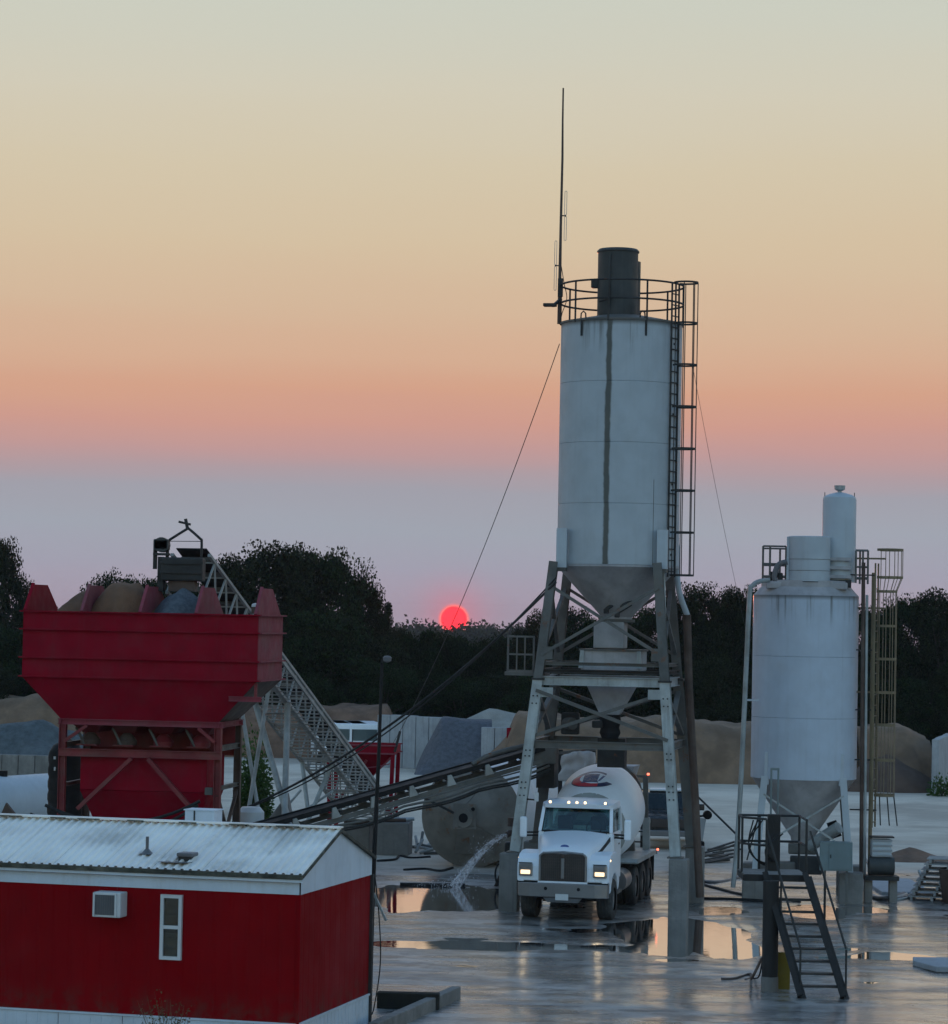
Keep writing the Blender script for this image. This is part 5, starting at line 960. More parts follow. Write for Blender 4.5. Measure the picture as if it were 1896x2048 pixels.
# oval emblem wrapped on the drum's upper front
def drum_r(t):
    for (r0, t0), (r1, t1) in zip(PROF[:-1], PROF[1:]):
        if t0 <= t <= t1: return r0+(r1-r0)*(t-t0)/(t1-t0)
    return 1.2
def emblem():
    mt = bpy.data.materials.new('oval_company_emblem'); mt.use_nodes = True; t = mt.node_tree; b = t.nodes['Principled BSDF']; N = t.nodes.new; L = t.links.new
    uv = N('ShaderNodeUVMap'); s = N('ShaderNodeSeparateXYZ'); L(uv.outputs[0], s.inputs[0])
    def mth(op, a, c=None):
        n = N('ShaderNodeMath'); n.operation = op
        for k, x in ((0, a), (1, c)):
            if x is None: continue
            if isinstance(x, (int, float)): n.inputs[k].default_value = x
            else: L(x, n.inputs[k])
        return n.outputs[0]
    def mix(f, a, c):
        n = N('ShaderNodeMix'); n.data_type = 'RGBA'
        for k, x in ((0, f), (6, a), (7, c)):
            if isinstance(x, tuple): n.inputs[k].default_value = (*x, 1)
            else: L(x, n.inputs[k])
        return n.outputs[2]
    u, v = s.outputs[0], s.outputs[1]; uu = mth('SUBTRACT', u, .08); r0 = mth('SQRT', mth('ADD', mth('MULTIPLY', u, u), mth('MULTIPLY', v, v))); r1 = mth('SQRT', mth('ADD', mth('MULTIPLY', uu, mth('MULTIPLY', uu, 1.7)), mth('MULTIPLY', mth('SUBTRACT', v, .05), mth('MULTIPLY', v, 1.55))))
    ring = mth('MULTIPLY', mth('LESS_THAN', r0, 1.0), mth('GREATER_THAN', r1, .86))
    gap = mth('MULTIPLY', mth('GREATER_THAN', u, .55), mth('GREATER_THAN', v, -.25)); ring = mth('MULTIPLY', ring, mth('SUBTRACT', 1.0, gap))
    red = mth('MULTIPLY', mth('LESS_THAN', u, .35), mth('MULTIPLY', mth('LESS_THAN', v, .45), mth('LESS_THAN', r0, .94)))
    c = mix(ring, (.82,.86,.9), (.04,.04,.09)); c = mix(mth('MULTIPLY', ring, red), c, (.55,.02,.03))
    sq = mth('MULTIPLY', mth('LESS_THAN', mth('ABSOLUTE', mth('ADD', u, .06)), .34), mth('LESS_THAN', mth('ABSOLUTE', mth('SUBTRACT', v, .05)), .5))
    n = N('ShaderNodeTexVoronoi'); n.inputs['Scale'].default_value = 7; L(uv.outputs[0], n.inputs[0]); pat = mth('GREATER_THAN', n.outputs['Distance'], .42)
    c = mix(sq, c, (.27,.17,.17)); c = mix(mth('MULTIPLY', sq, pat), c, (.06,.055,.12))
    bar = mth('MULTIPLY', mth('LESS_THAN', mth('ABSOLUTE', mth('ADD', u, .06)), .40), mth('LESS_THAN', mth('ABSOLUTE', mth('ADD', v, .50)), .06)); c = mix(bar, c, (.05,.05,.12))
    lt = mth('MULTIPLY', mth('LESS_THAN', mth('ABSOLUTE', mth('SUBTRACT', mth('SUBTRACT', u, .42), mth('MULTIPLY', v, .2))), .05), mth('LESS_THAN', mth('ABSOLUTE', v), .38)); c = mix(lt, c, (.07,.08,.20))
    L(c, b.inputs['Base Color']); b.inputs['Roughness'].default_value = .4; return mt
ea, et, nr, na = R(90), 1.35, 8, 40; vs, uvs = [], []
for j in range(nr+1):
    for i in range(na):
        a_ = 2*math.pi*i/na; u_, v_ = (j/nr)*math.cos(a_), (j/nr)*math.sin(a_); t_ = et+.54*v_; ang_ = R(-92)+u_*.62/1.22; r_ = drum_r(t_)+.008
        vs.append(dc+DM @ Vector((r_*math.cos(ang_), r_*math.sin(ang_), t_))); uvs.append((u_, v_))
fs = [(j*na+i, j*na+(i+1) % na, (j+1)*na+(i+1) % na, (j+1)*na+i) for j in range(nr) for i in range(na)]
mb = MB().add(vs, fs, True); em = mb.o('drum_emblem', emblem(), drum); ul = em.data.uv_layers.new(name='UVMap')
for lp in em.data.loops: ul.data[lp.index].uv = uvs[lp.vertex_index]
# pedestals, hopper, chute, ladder frame
MB().prism([(-.75, 3.5, 1.1), (.75, 3.5, 1.1), (.5, 3.5, 1.9), (-.5, 3.5, 1.9)], (0, .22, 0)).o('front_pedestal', M['steel'], tk); MB().prism([(-.8, 7.5, 1.1), (.8, 7.5, 1.1), (.7, 7.5, 2.3), (-.7, 7.5, 2.3)], (0, .2, 0)).o('rear_pedestal', M['steel'], tk)
MB().hexa([(-.4, 8.4, 3.0), (.4, 8.4, 3.0), (.4, 9.0, 2.8), (-.4, 9.0, 2.8)], [(-.65, 8.2, 3.65), (.65, 8.2, 3.65), (.65, 9.3, 3.65), (-.65, 9.3, 3.65)]).o('charge_hopper', M['cone_grey'], tk)
MB().lathe([(.3, 0), (.36, 1.5)], 16, (.1, 8.9, 2.7), a0=math.pi, a1=2*math.pi, M=Matrix.Rotation(R(-120), 3, 'X')).o('chute', M['steel'], tk)
fx = 1.02
lf = BAR(tk, 'ladder_frame', M['galv'], (fx, 8.3, 1.0), (fx-.02, 8.3, 2.2), .2, .12); BAR(lf, 'upper_post', M['steel'], (fx-.04, 8.3, 2.2), (fx-.06, 8.3, 3.38), .14, .10); BAR(lf, 'top_bar', M['steel'], (fx-.5, 8.3, 3.36), (fx, 8.3, 3.38), .07); BAR(lf, 'inner_post', M['steel_dark'], (fx-.46, 8.3, 1.3), (fx-.46, 8.3, 3.36), .06)
for i in range(6): BAR(lf, 'rung', M['steel_dark'], (fx-.46, 8.3, 1.5+i*.3), (fx-.05, 8.3, 1.5+i*.3), .04)
BX(lf, 'red_marker', M['lamp_red'], (fx+.02, 8.25, 3.44), (.07, .06, .06), .01)
# ground light pool of the headlamps
for s in (-1, 1):
    hd_ = bpy.data.lights.new('headlamp_beam', 'SPOT'); hd_.energy = .25; hd_.spot_size = R(50); hd_.color = (1, .78, .48); hd_.shadow_soft_size = .08
    ho = bpy.data.objects.new('headlamp_beam', hd_); col.objects.link(ho); ho.parent = tk; ho.location = (s*.97, -.06, 1.26); ho.rotation_euler = (R(82), 0, R(180))

# ================================================================== DARK PICKUP BEHIND
pk = thing('pickup_truck', 'dark dusty pickup truck parked behind the mixer truck', 'car', (XP(1338, 98, 1650), 98, 0), -R(4))
PT = [(0, .55), (0, 1.05), (.15, 1.15), (1.3, 1.25), (1.9, 1.85), (3.0, 1.9), (3.5, 1.25), (5.3, 1.2), (5.4, .55)]
MB().prism([(-.98, y_, z_) for y_, z_ in PT], (1.96, 0, 0)).o('body', M['dark_paint'], pk, .06); MB().prism([(-.8, 1.36, 1.3), (.8, 1.36, 1.3), (.7, 1.86, 1.80), (-.7, 1.86, 1.80)], (0, -.02, .02)).o('windscreen', M['glass'], pk); BX(pk, 'roof', M['white_plastic'], (0, 2.45, 1.93), (1.4, 1.0, .07), .03)
BX(pk, 'grille', M['grille'], (0, -.01, .92), (1.2, .03, .28)); BX(pk, 'bumper', M['chrome'], (0, -.08, .58), (1.95, .15, .2), .03)
for s in (-1, 1):
    BX(pk, 'headlight', M['lens'], (s*.78, -.01, .98), (.3, .04, .16), .02); MB().cyl((s*.98, .95, .38), (s*.72, .95, .38), .38, .38, 22).o('wheel', M['tyre'], pk); MB().cyl((s*.98, 4.4, .38), (s*.72, 4.4, .38), .38, .38, 22).o('wheel', M['tyre'], pk); BX(pk, 'mirror', M['dark_paint'], (s*1.12, 1.5, 1.4), (.2, .1, .22), .03)
bp_ = W(1402, 1690, 84.5); gb = thing('hose_winch', 'grey tapered bracket with black winch drum beside the tower pier', 'winch', (bp_.x, bp_.y, 0))
MB().prism([(-.22, 0, 2.05), (.14, 0, 2.0), (.04, 0, 1.3), (-.06, 0, 1.3)], (0, .12, 0)).o('bracket', M['silo_white'], gb); MB().cyl((.18, -.05, 2.12), (.18, .15, 2.12), .13, .13, 18).o('winch_drum', M['black'], gb); BAR(gb, 'arm', M['steel_dark'], (-.3, .05, 2.05), (.15, .05, 2.1), .06); BAR(gb, 'post', M['steel'], (0, .06, 0), (0, .06, 1.35), .10); BX(gb, 'gear_case', M['black'], (.0, 0, 1.2), (.2, .2, .3), .05)
own('tie_rod', MB().cyl(W(1380, 1578, 83.5), W(1472, 1668, 81.5), .03, .03, 8), M['steel_dark'], 'diagonal dark pipe running from the tower to the short silo fill pipe', 'pipe', W(1472, 1668, 81.5))

# ================================================================== ACCESS STAIR
st = thing('access_stair', 'dark steel access stair and railed platform on a round post', 'stairs', (XP(1545, 61, 1900), 61.0, 0)); ST = loc_of(st)
pz = 2.42; A1, A2 = ST(W(1532, 1752, 61.0)), ST(W(1612, 1752, 61.0)); B1, B2 = ST(W(1602, 1990, 59.6)), ST(W(1688, 1986, 59.6))
A1.z = A2.z = pz; B1.z = B2.z = 0
MB().bar(A1, B1, .12, .42, (0, 1, .3)).o('stringer', M['wood_dark'], st); MB().bar(A2, B2, .12, .42, (0, 1, .3)).o('stringer', M['wood_dark'], st)
for s_, (a, b) in enumerate(((A1, B1), (A2, B2))): BAR(st, 'stringer_flange', M['wood_dark'], a+Vector((.05 if s_ == 0 else .05, -.12, 0)), b+Vector((.05, -.12, 0)), .12, .02)
for i in range(1, 10): f_ = i/10; BAR(st, 'tread', M['steel_dark'], A1.lerp(B1, f_), A2.lerp(B2, f_), .22, .035)
hp = [Vector((0, 0, 0)), Vector((0, -.02, .95))]
for k_, (a, b) in enumerate(((A1, B1), (A2, B2))):
    dx = -.0 if k_ == 0 else .06
    a_, b_ = a.lerp(b, .02)+Vector((dx, 0, 1.0)), b.lerp(a, .04)+Vector((dx, 0, .95)); ROD(st, 'hand_rail', M['steel_dark'], a_, b_, .024)
    for f_ in (.42, .97): p_ = a.lerp(b, f_)+Vector((dx, 0, 0)); ROD(st, 'rail_post', M['steel_dark'], p_, a_.lerp(b_, (f_-.02)/.94), .022)
pc = ST(W(1545, 1738, 61.8)); L0, R0, F0, K0 = ST(W(1478, 1745, 62.2)), A2, A1.y, A1.y+1.35
BX(st, 'platform_deck', M['concrete'], ((L0.x+A2.x)/2, (F0+K0)/2, pz), (A2.x-L0.x, K0-F0, .03)); 
for y_ in (F0, K0): BAR(st, 'deck_edge', M['wood_dark'], (L0.x, y_, pz-.06), (A2.x, y_, pz-.06), .05, .14)
for x_ in (L0.x, A2.x): BAR(st, 'deck_edge', M['wood_dark'], (x_, F0, pz-.065), (x_, K0, pz-.065), .05, .12)
zr_ = pz+1.18
for x_, y_ in ((L0.x, F0+.6), (L0.x, K0), (A1.x, F0), (A1.x-.02, K0), (A2.x, F0), (A2.x, K0), (L0.x+.45, K0)): ROD(st, 'rail_post', M['steel_dark'], (x_, y_, pz), (x_, y_, zr_), .026)
for z_ in (zr_, pz+.62):
    for a, b in (((L0.x, K0), (A2.x, K0)), ((L0.x, F0+.6), (L0.x, K0)), ((A2.x, F0), (A2.x, K0)), ((L0.x, F0+.6), (A1.x, F0+.1))): ROD(st, 'rail_bar', M['steel_dark'], (*a, z_), (*b, z_), .026)
BAR(st, 'rail_brace', M['steel_dark'], (L0.x+.42, K0-.02, zr_), (L0.x+.18, K0-.02, pz+.2), .03)
pp = ST(W(1540, 1980, 60.5)); pst = MB().cyl((pp.x, pp.y+.1, 0), (pp.x, pp.y+.1, pz-.08), .17, .17, 22).o('support_post', M['wood_dark'], st); MB().cyl((pp.x, pp.y+.1, -.02), (pp.x, pp.y+.1, .32), .185, .18, 22).o('post_collar', M['concrete'], st)
px_ = ST(W(1547, 1700, 62.0)); BX(st, 'upper_post', M['wood_dark'], (px_.x, px_.y, pz+.62), (.27, .2, 1.22), .02)
for dx in (-.07, .08): ROD(st, 'mast_rod', M['teal_box'], (px_.x+dx, px_.y, pz+1.2), (px_.x+dx, px_.y, ZP(1536, 62, 1545)), .022)
BAR(st, 'mast_cap', M['teal_box'], (px_.x-.09, px_.y, ZP(1538, 62, 1545)), (px_.x+.1, px_.y, ZP(1538, 62, 1545)), .05)
BX(st, 'back_post', M['wood_dark'], (px_.x+.1, K0+.1, pz/2), (.14, .14, pz)); 
for i in range(3): TUBE(st, 'hose_loop', M['cable'], spline([(L0.x+.3+.1*i, K0-.1, zr_-.1), (L0.x+.2, K0-.16, pz+.6), (L0.x+.35, K0-.2, pz+.25), (L0.x+.6+.12*i, K0-.22, pz+.12), (A1.x+.02, F0+.4, pz+.5), (A1.x+.2+.1*i, F0+.5, pz+.85)]), .016, 6)
yp = W(1567, 1945, 60.9); own('yellow_board', MB().box((yp.x, yp.y, .40), (.27, .08, .80)).cyl((yp.x-.05, yp.y-.05, .45), (yp.x-.05, yp.y-.045, .45), .03, .03, 8), M['yellow_plate'], 'grimy yellow board standing behind the stair post', 'board', (yp.x, yp.y, 0), bev=.01)
own('hose', MB().tube(spline([G(1443, 1958, .04), G(1470, 1957, .04), G(1500, 1948, .05), (XP(1512, 60.8), 60.8, .25), (XP(1525, 60.6, 1920), 60.7, .7)]), .03, 8), M['rusty'], 'short brown hose trailing from the stair post', 'hose', G(1443, 1958))
own('hose', MB().tube(spline([G(1490, 1959, .03), G(1508, 1957, .03), (XP(1517, 60.9, 1950), 60.8, .3), (XP(1526, 60.6, 1920), 60.75, .6)]), .018, 8), M['cable'], 'thin black hose curling beside the brown hose', 'hose', G(1490, 1959))

# ================================================================== LYING TANK
TD = R(15); tcn = W(942, 1637, 89.5); tr_ = 1.58
lt_ = thing('lying_tank', 'weathered steel silo lying on its side with its cone end rusty', 'tank', (tcn.x, tcn.y, 0)); axd = Vector((-math.sin(TD), -math.cos(TD), 0)); TMt = Vector((0, 0, 1)).rotation_difference(axd).to_matrix(); c3_ = Vector((0, 0, tr_+.03))
MB().lathe([(tr_, -6.5), (tr_, -.02)], 56, c3_, M=TMt).o('shell', M['silo_white'], lt_); MB().lathe([(tr_+.025, -.06), (tr_+.025, .0), (tr_-.02, .02), (.24, .78), (.24, .9)], 56, c3_, M=TMt).o('cone_end', M['tank_steel'], lt_)
MB().lathe([(.24, .9), (.30, .9), (.30, .94), (.15, .94), (.15, .80), (0, .80)], 28, c3_, M=TMt).o('outlet_flange', M['tank_steel'], lt_); MB().cyl(c3_+axd*.80, c3_+axd*.945, .145, .145, 20).o('outlet_hole', M['black'], lt_)
ctr = c3_+axd*.6; BX(lt_, 'outlet_plate', M['tank_steel'], c3_+axd*.86+Vector((.02, 0, .05)), (.72, .06, .8)); MB().cyl(c3_+axd*.93+Vector((.3, 0, .28)), c3_+axd*.95+Vector((.3, 0, .28)), .06, .06, 10).o('small_port', M['black'], lt_)
MB().prism([c3_+axd*.9+Vector((-.15, 0, -.25)), c3_+axd*.9+Vector((.3, 0, -.22)), c3_+axd*.45+Vector((1.05, 0, -.62)), c3_+axd*.35+Vector((.2, 0, -1.15)), c3_+axd*.35+Vector((-.4, 0, -1.15))], tuple(axd*.03)).o('torn_plate', M['tank_steel'], lt_)
BAR(lt_, 'strut', M['steel_dark'], c3_+axd*.9+Vector((-.3, 0, .15)), c3_+axd*.5+Vector((-1.55, 0, .68)), .07); TUBE(lt_, 'hoop_seam', M['steel'], [c3_+axd*(.78-.62*abs(0))+Vector((-.25+.09*i, -.02*i, .32+.011*i*i)) for i in range(9)], .015, 5)
for s in (-1, 1):
    for t_ in (-1.2, -5): BX(lt_, 'chock', M['wood_dark'], Vector((0, 0, .15))-axd*(-t_)*-1+Vector((s*.75, 0, 0)) if 0 else Vector((s*.72, 0, .16))+axd*t_, (.3, .4, .36), .02)

# ================================================================== WATER JET
J0, J1 = W(1014, 1670, 83.0), G(908, 1776); n = 22; jp = []
for i in range(n+1): f_ = i/n; p_ = J0.lerp(J1, f_); p_.z = J0.z*(1-f_**1.55)+.0; jp.append(p_)
wm = bpy.data.materials.new('aerated_water_spray'); wm.use_nodes = True; t_ = wm.node_tree; t_.nodes.clear(); o_ = t_.nodes.new('ShaderNodeOutputMaterial'); a_ = t_.nodes.new('ShaderNodeBsdfTransparent'); d_ = t_.nodes.new('ShaderNodeBsdfTranslucent'); d2 = t_.nodes.new('ShaderNodeBsdfDiffuse')
d_.inputs[0].default_value = (.8,.82,.85,1); d2.inputs[0].default_value = (.8,.82,.85,1); ad = t_.nodes.new('ShaderNodeMixShader'); ad.inputs[0].default_value = .5; t_.links.new(d_.outputs[0], ad.inputs[1]); t_.links.new(d2.outputs[0], ad.inputs[2])
nzz = t_.nodes.new('ShaderNodeTexNoise'); nzz.inputs['Scale'].default_value = 13; nzz.inputs['Detail'].default_value = 6; rg = t_.nodes.new('ShaderNodeMapRange'); rg.inputs[1].default_value = .40; rg.inputs[2].default_value = .66; rg.inputs[3].default_value = .04; rg.inputs[4].default_value = .8; t_.links.new(nzz.outputs[0], rg.inputs[0])
ms = t_.nodes.new('ShaderNodeMixShader'); t_.links.new(rg.outputs[0], ms.inputs[0]); t_.links.new(a_.outputs[0], ms.inputs[1]); t_.links.new(ad.outputs[0], ms.inputs[2]); t_.links.new(ms.outputs[0], o_.inputs[0])
mb = MB().tube(jp, [.045+.11*(i/n)**1.2 for i in range(n+1)], 12); wj = own('water_jet', mb, wm, 'white jet of water pouring from a pipe onto the wet yard', 'water', J1)
r_ = np.random.RandomState(5); dm = MB(); k = 800
for i in range(k):
    f_ = r_.rand()**.7; p_ = jp[int(f_*n)]; s_ = .05+.16*f_; q_ = p_+Vector(r_.randn(3)*s_); e_ = .005+.009*r_.rand()
    if r_.rand() < .3: q_ = J1+Vector((r_.randn()*.5-.3, r_.randn()*.4, abs(r_.randn())*.14))
    if q_.z > .01: q_ = q_-J1; dm.add([q_+Vector((e_, 0, 0)), q_+Vector((-e_, 0, 0)), q_+Vector((0, 0, e_*2.2)), q_+Vector((0, e_, -e_))], [(0, 1, 2), (0, 1, 3), (0, 2, 3), (1, 2, 3)])
dmo = dm.o('droplets', wm, wj); dmo['kind'] = 'stuff'
ps = W(1024, 1662, 83.4); pw = thing('discharge_pump', 'dark pipe elbow on a tripod stand spouting the water jet', 'pump', (ps.x, ps.y, 0)); PW = loc_of(pw)
MB().tube(spline([PW(J0), PW(J0)+Vector((.12, .1, .06)), PW(J0)+Vector((.3, .2, -.1)), PW(J0)+Vector((.32, .2, -.5))]), .09, 10).o('elbow', M['rusty'], pw); BX(pw, 'pump_body', M['steel_dark'], (.02, .1, 1.05), (.45, .4, .5), .06); MB().cyl((.0, .1, 1.75), (.0, .1, 2.0), .13, .13, 14).o('motor', M['rusty'], pw)
for dx, dy in ((-.45, -.1), (.35, -.1), (.0, .5)): BAR(pw, 'leg', M['black'], (0, .1, 1.0), (dx, dy, 0), .08)
TUBE(pw, 'suction_hose', M['cable'], spline([(-.2, .1, .9), (-.45, 0, .5), (-.4, -.2, .1), (-.1, -.4, .05)]), .03, 8)

# ================================================================== SMALL RED HOPPER, BLOCKS, CLUTTER
sh = thing('feed_hopper', 'small red feed hopper on legs beside the lattice conveyor', 'hopper', (XP(727, 97, 1560), 97, 0), -R(5)); hz_ = ZP(1488, 97, 727)
for a, b in ((-1.12, 1.12),):
    for y_ in (-.9, .9): BX(sh, 'rim_panel', M['red_bin'], (0, y_, hz_-.13), (2.28, .06, .26)); BAR(sh, 'rim_flange', M['red_bin_pale'], (-1.2, y_*1.03, hz_), (1.2, y_*1.03, hz_), .1, .05); BAR(sh, 'rim_flange', M['red_bin_pale'], (-1.2, y_*1.04, hz_-.27), (1.2, y_*1.04, hz_-.27), .1, .05)
    for x_ in (-1.12, 1.12): BX(sh, 'rim_panel', M['red_bin'], (x_, 0, hz_-.13), (.06, 1.74, .26))
MB().hexa([(-.15,-.15,hz_-1.25), (.15,-.15,hz_-1.25), (.15,.15,hz_-1.25), (-.15,.15,hz_-1.25)], [(-1.0,-.85,hz_-.28), (1.08,-.87,hz_-.28), (1.08,.87,hz_-.28), (-1.08,.87,hz_-.28)]).o('funnel', M['red_bin'], sh)
for sx in (-1, 1):
    for sy in (-1, 1): BAR(sh, 'leg', M['red_bin'], (sx*1.0, sy*.85, 0), (sx*1.08, sy*.85, hz_-.3), .13)
    BAR(sh, 'brace', M['red_dk'], (sx*1.0, -.88, 1.2), (-sx*.2, -.88, hz_-.5), .09)
BAR(sh, 'stake', M['steel_dark'], (1.15, -.9, hz_-.2), (1.32, -.9, hz_+.5), .08)
TUBE(sh, 'sag_pipe', M['red_bin_pale'], sag((-1, -.95, hz_-.7), (1.0, -.95, hz_-.6), .12), .02, 6)
for i, (pxa, pxb, pyt, pyb, Yb, lab) in enumerate(((757, 826, 1645, 1706, 93.5, 'weathered concrete block with pipes on top beside the lying tank'), (690, 748, 1650, 1702, 95, 'concrete block half hidden behind the thin service pole'))):
    xa, xb = XP(pxa, Yb), XP(pxb, Yb); hb = ZP(pyt, Yb, pxa); b_ = thing('concrete_block', lab, 'block', ((xa+xb)/2, Yb+.6, 0), -R(6)); BX(b_, 'block', M['concrete'], (0, 0, hb/2), (xb-xa, 1.1, hb), .03)
    for k_ in range(3): ROD(b_, 'pipe_piece', M['galv'] if k_ else M['rusty'], (-.4+.1*k_, -.4+.3*k_, hb+.06), (.45+.1*k_, -.35+.3*k_, hb+.08), .06)
r_ = random.Random(9)
for i in range(10):
    px, py = 828+r_.uniform(-4, 46), 1690+r_.uniform(-40, 14); g_ = G(828+i*5, 1702+r_.uniform(-6, 10)); a_ = r_.uniform(0, 3)
    own('scrap_pipe', MB().cyl(g_+Vector((-.5*math.cos(a_), -.3*math.sin(a_), .07)), g_+Vector((.5*math.cos(a_), .3*math.sin(a_), .08+.5*r_.random())), .05, .05, 8), M['lattice' if i % 3 else 'steel'], 'pale scrap pipe in the jumble between concrete block and lying tank', 'pipe', g_, 'scrap pipes by the lying tank')
for i, pts in enumerate((((755, 1722), (790, 1719), (800, 1712), (822, 1716), (860, 1714)), ((808, 1740), (850, 1738), (880, 1742), (905, 1736)), ((800, 1768), (860, 1769), (930, 1770)))):
    own('hose', MB().tube(spline([G(*p_, .04) for p_ in pts]), .045, 8), M['black'], ['black hose snaking past the foot of the concrete blocks', 'black hose lying in front of the lying tank', 'straight dark hose along the far edge of the puddle'][i], 'hose', G(*pts[0]))
# mid-distance: white vans, loading pad block, bush, black water tank, white tank trailer
for i, px in enumerate((672, 704, 735)):
    v_ = thing('parked_van', ['white van parked behind the red feed hopper, nearest the lattice conveyor', 'white van parked between two other white vans behind the feed hopper', 'white van parked behind the feed hopper, next to the bunker wall'][i], 'van', (XP(px, 152, 1470), 152, 0), R(8)); MB().prism([(-.95, 0, .4), (-.95, 0, 1.9), (-.85, 0, 2.15), (.85, 0, 2.15), (.95, 0, 1.9), (.95, 0, .4)], (0, 4.6, 0)).o('body', M['truck_white'], v_, .05)
    BX(v_, 'windscreen', M['glass_house'], (0, -.01, 1.55), (1.6, .03, .6)); BX(v_, 'bumper', M['steel_dark'], (0, -.05, .5), (1.9, .1, .22)); BX(v_, 'door_seam', M['steel_dark'], (-.8, -.02, 1.2), (.05, .02, 1.3))
    for s in (-1, 1): MB().cyl((s*.95, .8, .36), (s*.72, .8, .36), .36, .36, 16).o('wheel', M['tyre'], v_)
g_ = Vector((XP(558, 84, 1620), 84, 0)); own('concrete_block', MB().hexa([g_+Vector(p) for p in ((-.7,-.5,0),(.75,-.5,0),(.75,.6,0),(-.7,.6,0))], [g_+Vector(p) for p in ((-.62,-.45,1.35),(.25,-.45,2.55),(.25,.5,2.55),(-.62,.5,1.35))]), M['concrete'], 'sloping grey concrete counterweight at the foot of the conveyor legs', 'block', g_, bev=.03)
g_ = Vector((XP(502, 78, 1630), 78, 0)); wt_ = MB().lathe([(.0, 2.55), (.25, 2.53), (.36, 2.4), (.38, 0), (0, 0)], 24, g_); own('white_drum', wt_, M['white_plastic'], 'pale round tank beside the rusty bin leg', 'tank', g_)
kt = thing('water_tank', 'black ribbed plastic water tank behind the red bin leg', 'tank', (XP(131, 79, 1550), 79, 0)); h_ = ZP(1482, 79, 131); pr_ = [(0, 0), (.46, 0)]
nrb = 11
for i in range(nrb): z_ = (h_-.3)*i/nrb; d_ = (h_-.3)/nrb; pr_ += [(.46, z_+.02), (.485, z_+d_*.3), (.485, z_+d_*.7), (.46, z_+d_*.98)]
MB().lathe(pr_+[(.46, h_-.3), (.36, h_-.12), (.14, h_), (0, h_)], 30).o('shell', M['black'], kt); MB().lathe([(.14, h_-.01), (.16, h_+.06), (0, h_+.07)], 18).o('lid', M['hose'], kt); BX(kt, 'label_plate', M['white_plastic'], (-.22, -.42, h_-.45), (.12, .02, .08)); BX(kt, 'label_plate', M['white_plastic'], (-.24, -.42, h_-.75), (.05, .02, .1))
wt2 = thing('tank_trailer', 'white rounded tank trailer parked left of the black water tank', 'trailer', (XP(48, 96, 1600), 96, 0), R(62)); MB().lathe([(0, -2.6), (.5, -2.58), (.85, -2.3), (.92, -1.9), (.92, 1.9), (.85, 2.3), (.5, 2.58), (0, 2.6)], 32, (0, 0, 1.35), M=Matrix.Rotation(R(90), 3, 'Y')).o('tank', M['silo_white'], wt2, ang=50)
for x_ in (-1.5, 1.5):
    for s in (-1, 1): MB().cyl((x_, s*.9, .4), (x_, s*.65, .4), .4, .4, 18).o('wheel', M['tyre'], wt2)
MB().cyl((-1.2, 0, 2.2), (-1.2, 0, 2.45), .16, .16, 14).o('hatch', M['black'], wt2); MB().tube(arc((.9, 0, 2.25), .2, 0, math.pi, 8), .03, 6).o('grab_hoop', M['steel'], wt2); BAR(wt2, 'frame', M['steel_dark'], (-2.6, 0, .5), (2.8, 0, .5), .8, .12)
g_ = W(20, 1615, 66); own('steel_angle', MB().prism([(g_.x-.35, g_.y, g_.z-.5), (g_.x-.1, g_.y, g_.z+.1), (g_.x+.45, g_.y, g_.z-.55), (g_.x+.3, g_.y, g_.z-.6), (g_.x-.3, g_.y, g_.z-1.0)], (0, .2, 0)).bar((g_.x, g_.y+.1, 0), (g_.x, g_.y+.1, g_.z-.5), .12), M['rusty'], 'rusty steel plate on a post sticking up behind the trailer roof', 'plate', (g_.x, g_.y, 0))
def bush(px, Y, w, h, mat, label, n, leaf, seed, cat='bush', stem=False):
    r = np.random.RandomState(seed); q = r.randn(n, 3); q /= np.linalg.norm(q, axis=1)[:, None]; q *= (r.rand(n, 1)**.4); q[:, :2] *= w/2; q[:, 2] = np.abs(q[:, 2]+.25*r.randn(n))*h*.8
    t = thing('bush', label, cat, (XP(px, Y), Y, 0)); o = bpy.data.objects.new('foliage', leaf_mesh('foliage', q, leaf*(.6+.8*r.rand(n)), mat, seed)); col.objects.link(o); o.parent = t
    mb = MB()
    for i in range(7): a = r.rand()*6.28; mb.tube([(0, 0, 0), (w*.12*math.cos(a), w*.12*math.sin(a), h*.4), (w*.3*math.cos(a), w*.3*math.sin(a), h*(.5+.4*r.rand()))], [.03, .02, .006], 5)
    mb.o('stems', M['bark'], t); return t
bush(512, 104, 1.5, 3.2, M['leaf_bush'], 'bright green bush behind the rusty bin leg', 6000, .13, 3)
bush(1886, 133, 1.5, 1.0, M['leaf_bush'], 'green weeds at the foot of the pale end wall', 500, .14, 6, 'weeds')
def weed(px, Y, h, n, label, seed, mat=M['dry_weed']):
    r = random.Random(seed); t = thing('dry_weed', label, 'weed', (XP(px, Y, 2000), Y, 0)); mb = MB(); P = []
    for i in range(n):
        a = r.uniform(0, 6.28); b = Vector((r.uniform(-.12, .12), r.uniform(-.1, .1), 0)); tip = b+Vector((math.cos(a)*h*.32, math.sin(a)*h*.2, h*r.uniform(.55, 1))); mb.tube([b, b.lerp(tip, .5)+Vector((0, 0, .06)), tip], [.006, .005, .002], 4)
        for k in range(14): f = r.uniform(.35, 1); q = b.lerp(tip, f); P.append(np.array(q)+np.array([r.gauss(0, .06), r.gauss(0, .06), r.gauss(0, .05)]))
    mb.o('stalks', M['dry_weed'], t); o = bpy.data.objects.new('leaves', leaf_mesh('leaves', np.array(P), .03+.03*np.random.RandomState(seed).rand(len(P)), mat, seed)); col.objects.link(o); o.parent = t; return t
